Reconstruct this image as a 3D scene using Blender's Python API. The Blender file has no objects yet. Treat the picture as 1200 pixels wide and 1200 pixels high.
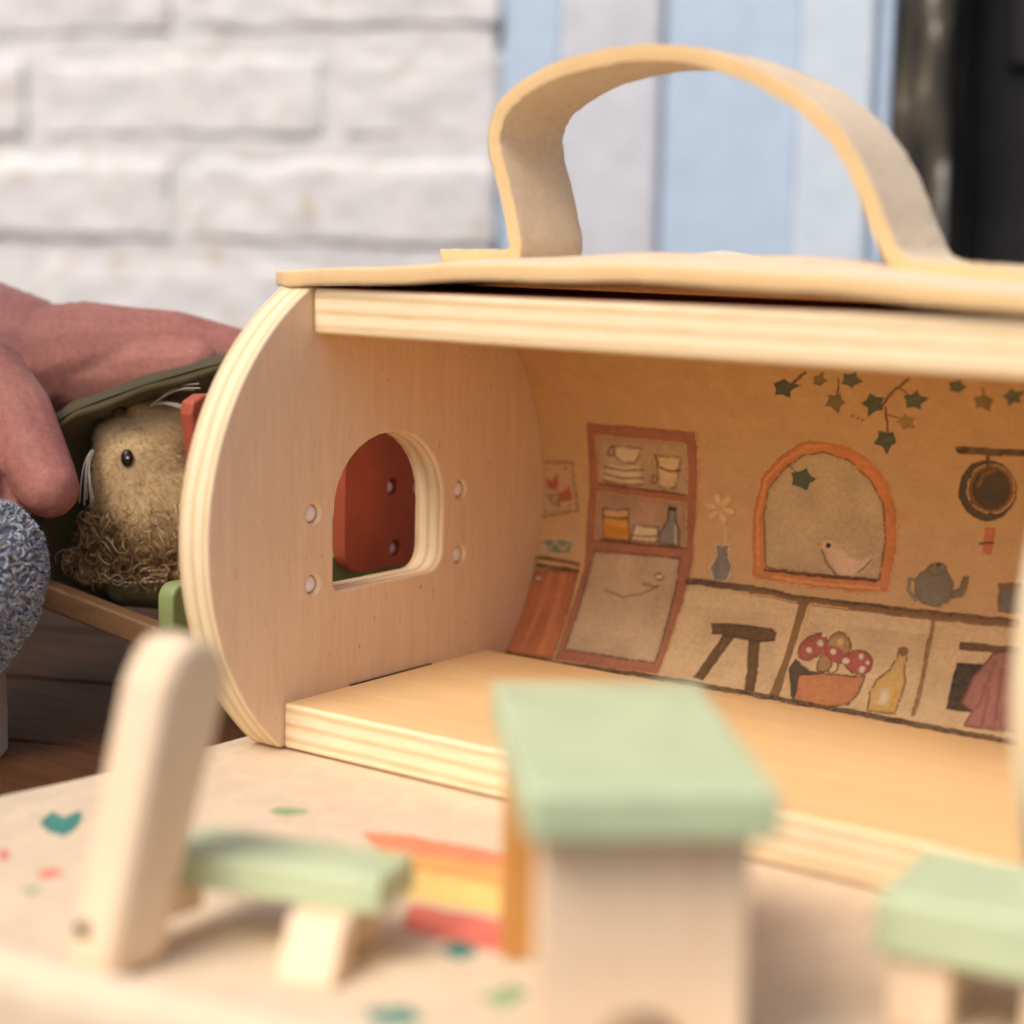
import bpy, bmesh, math, random
import numpy as np
from mathutils import Vector, Matrix

S = 0.01                      # everything below is written in centimetres
scn = bpy.context.scene
col = scn.collection
random.seed(7); rng = np.random.default_rng(7)

# ------------------------------------------------------------------ camera
cd = bpy.data.cameras.new('camera'); cam = bpy.data.objects.new('camera', cd); col.objects.link(cam)
scn.camera = cam
cd.sensor_width = 36; cd.lens = 66.95; cd.clip_start = 0.02; cd.clip_end = 100
FW = Vector((-0.5827, 0.7999, -0.1440)); RT = Vector((0.8061, 0.5913, 0.0228)); UP = Vector((-0.1034, 0.1028, 0.9893))
cam.matrix_world = Matrix(((RT.x, UP.x, -FW.x, 39.967*S), (RT.y, UP.y, -FW.y, -42.928*S), (RT.z, UP.z, -FW.z, 14.682*S), (0, 0, 0, 1)))
cd.dof.use_dof = True; cd.dof.focus_distance = 0.625; cd.dof.aperture_fstop = 4.6

# ------------------------------------------------------------------ light
SUN = Vector((-0.16, -0.78, 1.0)).normalized()        # towards the sun
w = bpy.data.worlds.new('World'); scn.world = w; w.use_nodes = True
nt = w.node_tree; sky = nt.nodes.new('ShaderNodeTexSky'); sky.sky_type = 'NISHITA'; sky.sun_disc = False
sky.sun_elevation = math.asin(SUN.z); sky.sun_rotation = math.atan2(SUN.x, SUN.y)
sky.air_density = 1.0; sky.dust_density = 4.0; sky.ozone_density = 1.0
bg = nt.nodes['Background']; bg.inputs[1].default_value = 0.15; nt.links.new(sky.outputs[0], bg.inputs[0])
sd = bpy.data.lights.new('sun', 'SUN'); sd.energy = 2.0; sd.angle = math.radians(32); sd.color = (1, .91, .79)
so = bpy.data.objects.new('sun', sd); col.objects.link(so); so.rotation_euler = SUN.to_track_quat('Z', 'Y').to_euler()
so.location = (0, -1, 2)
scn.view_settings.view_transform = 'Standard'; scn.view_settings.look = 'None'
scn.view_settings.exposure = 0.17; scn.view_settings.gamma = 1
scn.render.engine = 'CYCLES'
scn.cycles.max_bounces = 10; scn.cycles.diffuse_bounces = 8; scn.cycles.use_denoising = True

# ------------------------------------------------------------------ materials
def lin(c):
    return tuple(((v/255)/12.92 if v/255 <= .04045 else ((v/255+.055)/1.055)**2.4) for v in c)
def rgba(c): return (*lin(c), 1)
def newmat(name, rough=.6, spec=.3):
    m = bpy.data.materials.new(name); m.use_nodes = True; n = m.node_tree
    b = n.nodes['Principled BSDF']; b.inputs['Roughness'].default_value = rough
    b.inputs['Specular IOR Level'].default_value = spec
    return m, n, b
def N(n, t, **k):
    x = n.nodes.new(t)
    for a, v in k.items(): setattr(x, a, v)
    return x
def coords(n, scale, kind='Object'):
    tc = N(n, 'ShaderNodeTexCoord'); mp = N(n, 'ShaderNodeMapping'); mp.inputs['Scale'].default_value = [s*100 for s in scale]
    n.links.new(tc.outputs[kind], mp.inputs[0]); return mp.outputs[0]
def noise(n, vec, scale=1, detail=4, rough=.55, dist=0):
    x = N(n, 'ShaderNodeTexNoise'); x.inputs['Scale'].default_value = scale; x.inputs['Detail'].default_value = detail
    x.inputs['Roughness'].default_value = rough; x.inputs['Distortion'].default_value = dist
    n.links.new(vec, x.inputs['Vector']); return x.outputs[0]
def ramp(n, fac, stops):
    r = N(n, 'ShaderNodeValToRGB'); e = r.color_ramp.elements
    while len(e) < len(stops): e.new(.5)
    for el, (p, c) in zip(e, stops): el.position = p; el.color = rgba(c)
    n.links.new(fac, r.inputs[0]); return r.outputs[0]
def mix(n, fac, a, b, mode='MIX'):
    x = N(n, 'ShaderNodeMix', data_type='RGBA', blend_type=mode)
    if isinstance(fac, (int, float)): x.inputs[0].default_value = fac
    else: n.links.new(fac, x.inputs[0])
    for s, v in ((6, a), (7, b)):
        if isinstance(v, tuple): x.inputs[s].default_value = v
        else: n.links.new(v, x.inputs[s])
    return x.outputs[2]
def bump(n, b, h, strength, dist=.1):
    x = N(n, 'ShaderNodeBump'); x.inputs['Strength'].default_value = strength; x.inputs['Distance'].default_value = dist*S
    n.links.new(h, x.inputs['Height']); n.links.new(x.outputs[0], b.inputs['Normal'])

def wood(name, ca, cb, grain=(1, 1, .08), rough=.5, spec=.3, flecks=True):
    m, n, b = newmat(name, rough, spec); v = coords(n, grain)
    f = noise(n, v, 2.2, 5, .6, .3); c = ramp(n, f, [(.3, ca), (.7, cb)])
    f2 = noise(n, coords(n, tuple(4*g for g in grain)), 3, 3); c = mix(n, .18, c, ramp(n, f2, [(.35, tuple(int(k*.90) for k in ca)), (.65, cb)]))
    if flecks:
        f3 = noise(n, coords(n, tuple(3*min(g*3, 1) for g in grain)), 3, 1)
        r = N(n, 'ShaderNodeValToRGB'); r.color_ramp.elements[0].position = .74; r.color_ramp.elements[1].position = .82
        n.links.new(f3, r.inputs[0]); c = mix(n, r.outputs[0], c, rgba(tuple(int(k*.72) for k in ca)))
    n.links.new(c, b.inputs['Base Color']); bump(n, b, f2, .12, .02)
    return m
def ply(name, axis, ca=(246, 228, 192), cb=(222, 188, 140), period=.46):
    m, n, b = newmat(name, .6, .25)
    tc = N(n, 'ShaderNodeTexCoord'); sp = N(n, 'ShaderNodeSeparateXYZ'); n.links.new(tc.outputs['Object'], sp.inputs[0])
    sc = [.25, .25, .25]; sc[axis] = 3
    wob = noise(n, coords(n, sc), 1.2, 3)
    mu = N(n, 'ShaderNodeMath', operation='MULTIPLY_ADD'); mu.inputs[1].default_value = 100*2*math.pi/period
    n.links.new(sp.outputs[axis], mu.inputs[0])
    w2 = N(n, 'ShaderNodeMath', operation='MULTIPLY'); w2.inputs[1].default_value = 1.1; n.links.new(wob, w2.inputs[0]); n.links.new(w2.outputs[0], mu.inputs[2])
    si = N(n, 'ShaderNodeMath', operation='SINE'); n.links.new(mu.outputs[0], si.inputs[0])
    ad = N(n, 'ShaderNodeMath', operation='MULTIPLY_ADD'); ad.inputs[1].default_value = .5; ad.inputs[2].default_value = .5; n.links.new(si.outputs[0], ad.inputs[0])
    c = ramp(n, ad.outputs[0], [(.1, cb), (.3, tuple(int((a_+b_*2)/3) for a_, b_ in zip(cb, ca))), (.5, ca), (1, ca)])
    fine = [8, 8, 8]; fine[axis] = 14; f = noise(n, coords(n, [.5 if i != axis else 10 for i in range(3)]), 1.5, 4)
    c = mix(n, .35, c, ramp(n, f, [(.35, cb), (.65, ca)]))
    sv = noise(n, coords(n, [1.2, 1.2, 5]), 1.3, 1)
    r = N(n, 'ShaderNodeValToRGB'); r.color_ramp.elements[0].position = .8; r.color_ramp.elements[1].position = .84; n.links.new(sv, r.inputs[0])
    c = mix(n, r.outputs[0], c, rgba((206, 150, 84)))
    n.links.new(c, b.inputs['Base Color']); bump(n, b, f, .2, .03); return m
def paint(name, c, rough=.42, var=.08, bs=.08, spec=.4):
    m, n, b = newmat(name, rough, spec); f = noise(n, coords(n, (.6, .6, .6)), 1, 4)
    n.links.new(ramp(n, f, [(.3, tuple(int(k*(1-var)) for k in c)), (.7, tuple(min(255, int(k*(1+var*.5))) for k in c))]), b.inputs['Base Color'])
    bump(n, b, noise(n, coords(n, (6, 6, 1.5)), 2, 3), bs, .02); return m
def cloth(name, ca, cb, scale=6, bstr=.5, sheen=.3):
    m, n, b = newmat(name, .95, .1); f = noise(n, coords(n, (scale,)*3), 1.5, 6, .7); g = noise(n, coords(n, (.5,)*3), 1, 3)
    c = ramp(n, f, [(.3, ca), (.7, cb)]); c = mix(n, .3, c, ramp(n, g, [(.35, ca), (.65, cb)]))
    n.links.new(c, b.inputs['Base Color']); b.inputs['Sheen Weight'].default_value = sheen; bump(n, b, f, bstr, .06); return m

M = {}
M['veneer'] = wood('birch_veneer', (224, 196, 166), (234, 208, 180), (1.1, 1.1, .09), .45)
M['veneer_x'] = wood('birch_veneer_lengthwise', (232, 196, 140), (242, 210, 156), (.06, .8, .8), .38)
M['ply_x'] = ply('plywood_edge_x', 0); M['ply_z'] = ply('plywood_edge_z', 2)
M['stain'] = paint('russet_stain', (190, 100, 66), .6)
M['red'] = paint('brick_red_paint', (176, 86, 62), .5)
M['green'] = paint('sage_green_paint', (196, 210, 170), .4, .05, .12)
M['green2'] = paint('moss_green_paint', (140, 152, 98), .5)
M['felt'] = cloth('cream_felt', (222, 196, 160), (248, 226, 194), 4, .8, .25)
M['felt2'] = cloth('cut_felt_edge', (232, 192, 136), (244, 212, 160), 8, .8, .2)
M['lightwood'] = wood('pale_beech', (234, 204, 168), (242, 218, 188), (1, 1, .1), .5)
M['lightwood_shaded'] = wood('pale_beech_shaded', (196, 134, 66), (212, 154, 86), (1, 1, .1), .5)  # back table leg: shade under the top put into a darker amber tone
M['railwood'] = wood('brown_beech', (128, 92, 62), (150, 112, 78), (.2, 1, 1), .6)
M['olive'] = cloth('olive_jersey', (80, 72, 48), (102, 92, 64), 9, .4, .1)
M['thread'] = cloth('white_thread', (206, 194, 174), (226, 216, 198), 20, .3)
M['mauve'] = cloth('beige_cotton', (150, 128, 104), (176, 154, 130), 3, .8)
M['flr'] = wood('brown_deck_wood', (62, 36, 18), (98, 60, 30), (.05, .8, .8), .75, .15)
M['seam'] = paint('dark_seam', (48, 44, 30), .9)
M['eye'] = paint('dark_brown_eye', (42, 24, 18), .3)
m, n, b = newmat('pearl_peg', .12, .6); b.inputs['Base Color'].default_value = rgba((240, 236, 248)); b.inputs['Coat Weight'].default_value = .5; M['peg'] = m
m, n, b = newmat('dark_slot', .9, .1); b.inputs['Base Color'].default_value = rgba((60, 44, 34)); M['slot'] = m
# skin
m, n, b = newmat('skin', .62, .25); f = noise(n, coords(n, (.5,)*3), 1, 5); g = noise(n, coords(n, (5,)*3), 1, 4)
c = ramp(n, f, [(.3, (164, 104, 94)), (.7, (196, 132, 116))]); c = mix(n, .25, c, ramp(n, g, [(.35, (146, 86, 80)), (.65, (204, 142, 124))]))
n.links.new(c, b.inputs['Base Color']); b.inputs['Subsurface Weight'].default_value = .25; b.inputs['Subsurface Radius'].default_value = (.006, .002, .0012); b.inputs['Subsurface Scale'].default_value = 1
bump(n, b, noise(n, coords(n, (4, 4, 4)), 2, 6, .65), .25, .05); M['skin'] = m
# fur strand material, colour carried per strand
def attrmat(name, attr, rough=.7, spec=.2, grain=0):
    m, n, b = newmat(name, rough, spec); a = N(n, 'ShaderNodeAttribute'); a.attribute_name = attr
    c = a.outputs[0]
    if grain:
        f = noise(n, coords(n, (3, .6, 3)), 2, 5, .65); c = mix(n, grain, c, ramp(n, f, [(.3, (150, 120, 90)), (.7, (255, 250, 240))]), 'MULTIPLY')
        bump(n, b, f, .08, .02)
    n.links.new(c, b.inputs['Base Color']); return m
M['strand'] = attrmat('fibre', 'tint', .75, .15)
M['print'] = attrmat('printed_plywood', 'print', .5, .25, .16)
M['matprint'] = attrmat('printed_canvas', 'print', .9, .1, .15)
# background masonry
def whitewash(name, ca, cb, cc):
    m, n, b = newmat(name, .75, .25); f = noise(n, coords(n, (.12, .12, .3)), 1.6, 6, .6); g = noise(n, coords(n, (.5,)*3), 1.2, 5)
    c = ramp(n, f, [(.3, ca), (.62, cb)])
    r = N(n, 'ShaderNodeValToRGB'); r.color_ramp.elements[0].position = .58; r.color_ramp.elements[1].position = .7; n.links.new(g, r.inputs[0])
    c = mix(n, r.outputs[0], c, rgba(cc)); n.links.new(c, b.inputs['Base Color']); h_ = N(n, 'ShaderNodeMath', operation='ADD'); n.links.new(g, h_.inputs[0]); n.links.new(noise(n, coords(n, (.18, .18, .45)), 1.5, 5), h_.inputs[1]); bump(n, b, h_.outputs[0], .55, .35); return m
M['white'] = whitewash('whitewash', (214, 214, 215), (230, 229, 228), (208, 196, 182))
M['blue'] = paint('pale_blue_paint', (190, 210, 230), .5, .03)
M['palegrey'] = paint('pale_grey_paint', (208, 220, 232), .5, .03)
M['lilac'] = paint('pale_lilac_plaster', (212, 214, 222), .7, .05, .5)
m, n, b = newmat('weathered_black_paint', .7, .3); f = noise(n, coords(n, (.5, .5, .12)), 1.3, 5); n.links.new(ramp(n, f, [(.38, (34, 32, 30)), (.55, (76, 70, 58)), (.62, (104, 96, 78)), (.70, (196, 192, 186))]), b.inputs['Base Color']); bump(n, b, f, .4, .2); M['post'] = m
m, n, b = newmat('black_door', .5, .3); f = noise(n, coords(n, (.15, .15, .1)), 1.3, 4); n.links.new(ramp(n, f, [(.35, (14, 14, 15)), (.7, (40, 39, 39))]), b.inputs['Base Color']); M['black'] = m

# ------------------------------------------------------------------ object helpers (cm in, metres out)
BASE = {}
def link(o, parent):
    col.objects.link(o)
    if parent is not None: o.parent = parent
def thing(name, label, cat, loc, group=None):
    o = bpy.data.objects.new(name, None); o.empty_display_size = .02; col.objects.link(o)
    o.location = Vector(loc)*S; BASE[o.name] = Vector(loc); tag(o, label, cat, group); return o
def tag(o, label, cat, group=None):
    o['label'] = label; o['category'] = cat
    if group: o['group'] = group
    return o
def meshobj(name, verts, faces, mats, parent=None, base=None, smooth=False, fmat=None):
    b = BASE[parent.name] if parent is not None else Vector(base or (0, 0, 0))
    me = bpy.data.meshes.new(name); me.from_pydata([((v[0]-b[0])*S, (v[1]-b[1])*S, (v[2]-b[2])*S) for v in verts], [], faces)
    return finish(name, me, mats, parent, b, smooth, fmat)
def finish(name, me, mats, parent, b, smooth=False, fmat=None):
    for m in (mats if isinstance(mats, (list, tuple)) else [mats]): me.materials.append(M[m])
    if fmat is not None: me.polygons.foreach_set('material_index', fmat)
    if smooth: me.polygons.foreach_set('use_smooth', [True]*len(me.polygons))
    me.update()
    o = bpy.data.objects.new(name, me); link(o, parent); BASE[o.name] = Vector(b)
    if parent is None: o.location = Vector(b)*S
    return o
def bevel(o, w, seg=3):
    md = o.modifiers.new('bevel', 'BEVEL'); md.width = w*S; md.segments = seg; md.limit_method = 'ANGLE'; md.angle_limit = math.radians(40)
    md.harden_normals = False; return o
def prism(name, loops, axis, a, bb, capmat, sidemat, parent, bev=.08, xf=None, smooth_sides=True):
    """extrude 2-D loops (first outer, rest holes) between a and bb along axis; loops in the other two coordinates"""
    bm = bmesh.new(); b = BASE[parent.name]
    def P(q, t):
        p = {0: (t, q[0], q[1]), 1: (q[0], t, q[1]), 2: (q[0], q[1], t)}[axis]
        if xf: p = xf(Vector(p))
        return ((p[0]-b[0])*S, (p[1]-b[1])*S, (p[2]-b[2])*S)
    rings = []
    for L in loops:
        va = [bm.verts.new(P(q, a)) for q in L]; vb = [bm.verts.new(P(q, bb)) for q in L]; rings.append((va, vb))
    for k in (0, 1):
        es = []
        for r in rings:
            v = r[k]; es += [bm.edges.new((v[i], v[(i+1) % len(v)])) for i in range(len(v))]
        if len(rings) == 1: bm.faces.new(rings[0][k])
        else: bmesh.ops.triangle_fill(bm, edges=es, use_beauty=True, use_dissolve=False)
    ncap = len(bm.faces)
    for f in bm.faces: f.material_index = 0
    for va, vb in rings:
        for i in range(len(va)):
            j = (i+1) % len(va); f = bm.faces.new((va[i], va[j], vb[j], vb[i])); f.material_index = 1; f.smooth = smooth_sides and len(va) > 14
    bmesh.ops.recalc_face_normals(bm, faces=bm.faces)
    me = bpy.data.meshes.new(name); bm.to_mesh(me); bm.free()
    o = finish(name, me, [capmat, sidemat], parent, b)
    if bev: bevel(o, bev)
    return o
def arc(cx, cy, r, a0, a1, n): return [(cx+r*math.cos(a0+(a1-a0)*i/n), cy+r*math.sin(a0+(a1-a0)*i/n)) for i in range(n+1)]
def circ(cx, cy, r, n=20): return [(cx+r*math.cos(2*math.pi*i/n), cy+r*math.sin(2*math.pi*i/n)) for i in range(n)]
def rrect(x0, y0, x1, y1, r, n=5):
    return (arc(x1-r, y0+r, r, -math.pi/2, 0, n)+arc(x1-r, y1-r, r, 0, math.pi/2, n)+arc(x0+r, y1-r, r, math.pi/2, math.pi, n)+arc(x0+r, y0+r, r, math.pi, 1.5*math.pi, n))
def box(name, x0, x1, y0, y1, z0, z1, cap, side, parent, bev=.08, xf=None, axis=2):
    if axis == 2: return prism(name, [[(x0, y0), (x1, y0), (x1, y1), (x0, y1)]], 2, z0, z1, cap, side, parent, bev, xf)
    if axis == 0: return prism(name, [[(y0, z0), (y1, z0), (y1, z1), (y0, z1)]], 0, x0, x1, cap, side, parent, bev, xf)
    return prism(name, [[(x0, z0), (x1, z0), (x1, z1), (x0, z1)]], 1, y0, y1, cap, side, parent, bev, xf)
def spline(pts, n=8):
    P = [Vector(p) for p in pts]; out = []
    for i in range(len(P)-1):
        p0 = P[max(i-1, 0)]; p1 = P[i]; p2 = P[i+1]; p3 = P[min(i+2, len(P)-1)]
        for k in range(n):
            t = k/n; out.append(.5*((2*p1)+(p2-p0)*t+(2*p0-5*p1+4*p2-p3)*t*t+(3*p1-p0-3*p2+p3)*t**3))
    out.append(P[-1]); return out
def tube_geo(path, rad, k=6, V=None, F=None):
    V = [] if V is None else V; F = [] if F is None else F
    n = len(path); up = Vector((.3, .2, .93)); b0 = len(V)
    for i, p in enumerate(path):
        t = (path[min(i+1, n-1)]-path[max(i-1, 0)]); t = t.normalized() if t.length > 1e-9 else Vector((0, 0, 1))
        a = t.cross(up); a = a.normalized() if a.length > 1e-4 else t.orthogonal().normalized(); c = t.cross(a)
        r = rad[i] if hasattr(rad, '__len__') else rad
        for j in range(k):
            q = p+a*(r*math.cos(2*math.pi*j/k))+c*(r*math.sin(2*math.pi*j/k)); V.append(tuple(q))
    for i in range(n-1):
        for j in range(k): F.append((b0+i*k+j, b0+i*k+(j+1) % k, b0+(i+1)*k+(j+1) % k, b0+(i+1)*k+j))
    F.append(tuple(b0+j for j in range(k))[::-1]); F.append(tuple(b0+(n-1)*k+j for j in range(k)))
    return V, F
def tube(name, path, rad, mat, parent, k=6):
    V, F = tube_geo(path, rad, k); return meshobj(name, V, F, mat, parent, smooth=True)
def blob(name, chains, voxel, mat, parent, smooth=6, extra=None):
    """one continuous surface grown round tapered limb chains"""
    bm = bmesh.new(); b = BASE[parent.name]
    for ch in chains:
        pts = []
        for i in range(len(ch)-1):
            p, q = Vector(ch[i][:3]), Vector(ch[i+1][:3]); d = (q-p).length; r = min(ch[i][3], ch[i+1][3]); k = max(2, int(d/(r*.22)))
            for j in range(k+1): t = j/k; pts.append((p.lerp(q, t), ch[i][3]*(1-t)+ch[i+1][3]*t))
        for p, r in pts:
            bmesh.ops.create_icosphere(bm, subdivisions=2, radius=r*S, matrix=Matrix.Translation((p-b)*S))
    if extra: extra(bm, b)
    me = bpy.data.meshes.new('tmp'); bm.to_mesh(me); bm.free()
    o = bpy.data.objects.new('tmp', me); col.objects.link(o)
    md = o.modifiers.new('r', 'REMESH'); md.mode = 'VOXEL'; md.voxel_size = voxel*S
    ms = o.modifiers.new('s', 'SMOOTH'); ms.iterations = smooth; ms.factor = .5
    bpy.context.view_layer.update(); dg = bpy.context.evaluated_depsgraph_get()
    m2 = bpy.data.meshes.new_from_object(o.evaluated_get(dg)); m2.name = name
    bpy.data.objects.remove(o); bpy.data.meshes.remove(me)
    m2.materials.clear()
    return finish(name, m2, mat, parent, b, True)
def sample(o, count):
    """random surface points and normals of a mesh object, in cm world coordinates"""
    me = o.data; me.calc_loop_triangles(); nt_ = len(me.loop_triangles)
    vi = np.empty(nt_*3, int); me.loop_triangles.foreach_get('vertices', vi); vi = vi.reshape(-1, 3)
    co = np.empty(len(me.vertices)*3); me.vertices.foreach_get('co', co); co = co.reshape(-1, 3)/S+np.array(BASE[o.name])
    a, b_, c = co[vi[:, 0]], co[vi[:, 1]], co[vi[:, 2]]; nr = np.cross(b_-a, c-a); ar = np.linalg.norm(nr, axis=1)
    k = rng.choice(nt_, count, p=ar/ar.sum()); u, v = rng.random((2, count, 1)); s = u+v > 1; u = np.where(s, 1-u, u); v = np.where(s, 1-v, v)
    return a[k]*(1-u-v)+b_[k]*u+c[k]*v, nr[k]/ar[k][:, None]
def strands(name, V, F, tint, parent):
    o = meshobj(name, V, F, 'strand', parent, smooth=True)
    at = o.data.attributes.new('tint', 'FLOAT_COLOR', 'POINT'); c = np.ones((len(V), 4)); c[:, :3] = tint; at.data.foreach_set('color', c.ravel())
    o['kind'] = 'stuff'; return o

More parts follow.
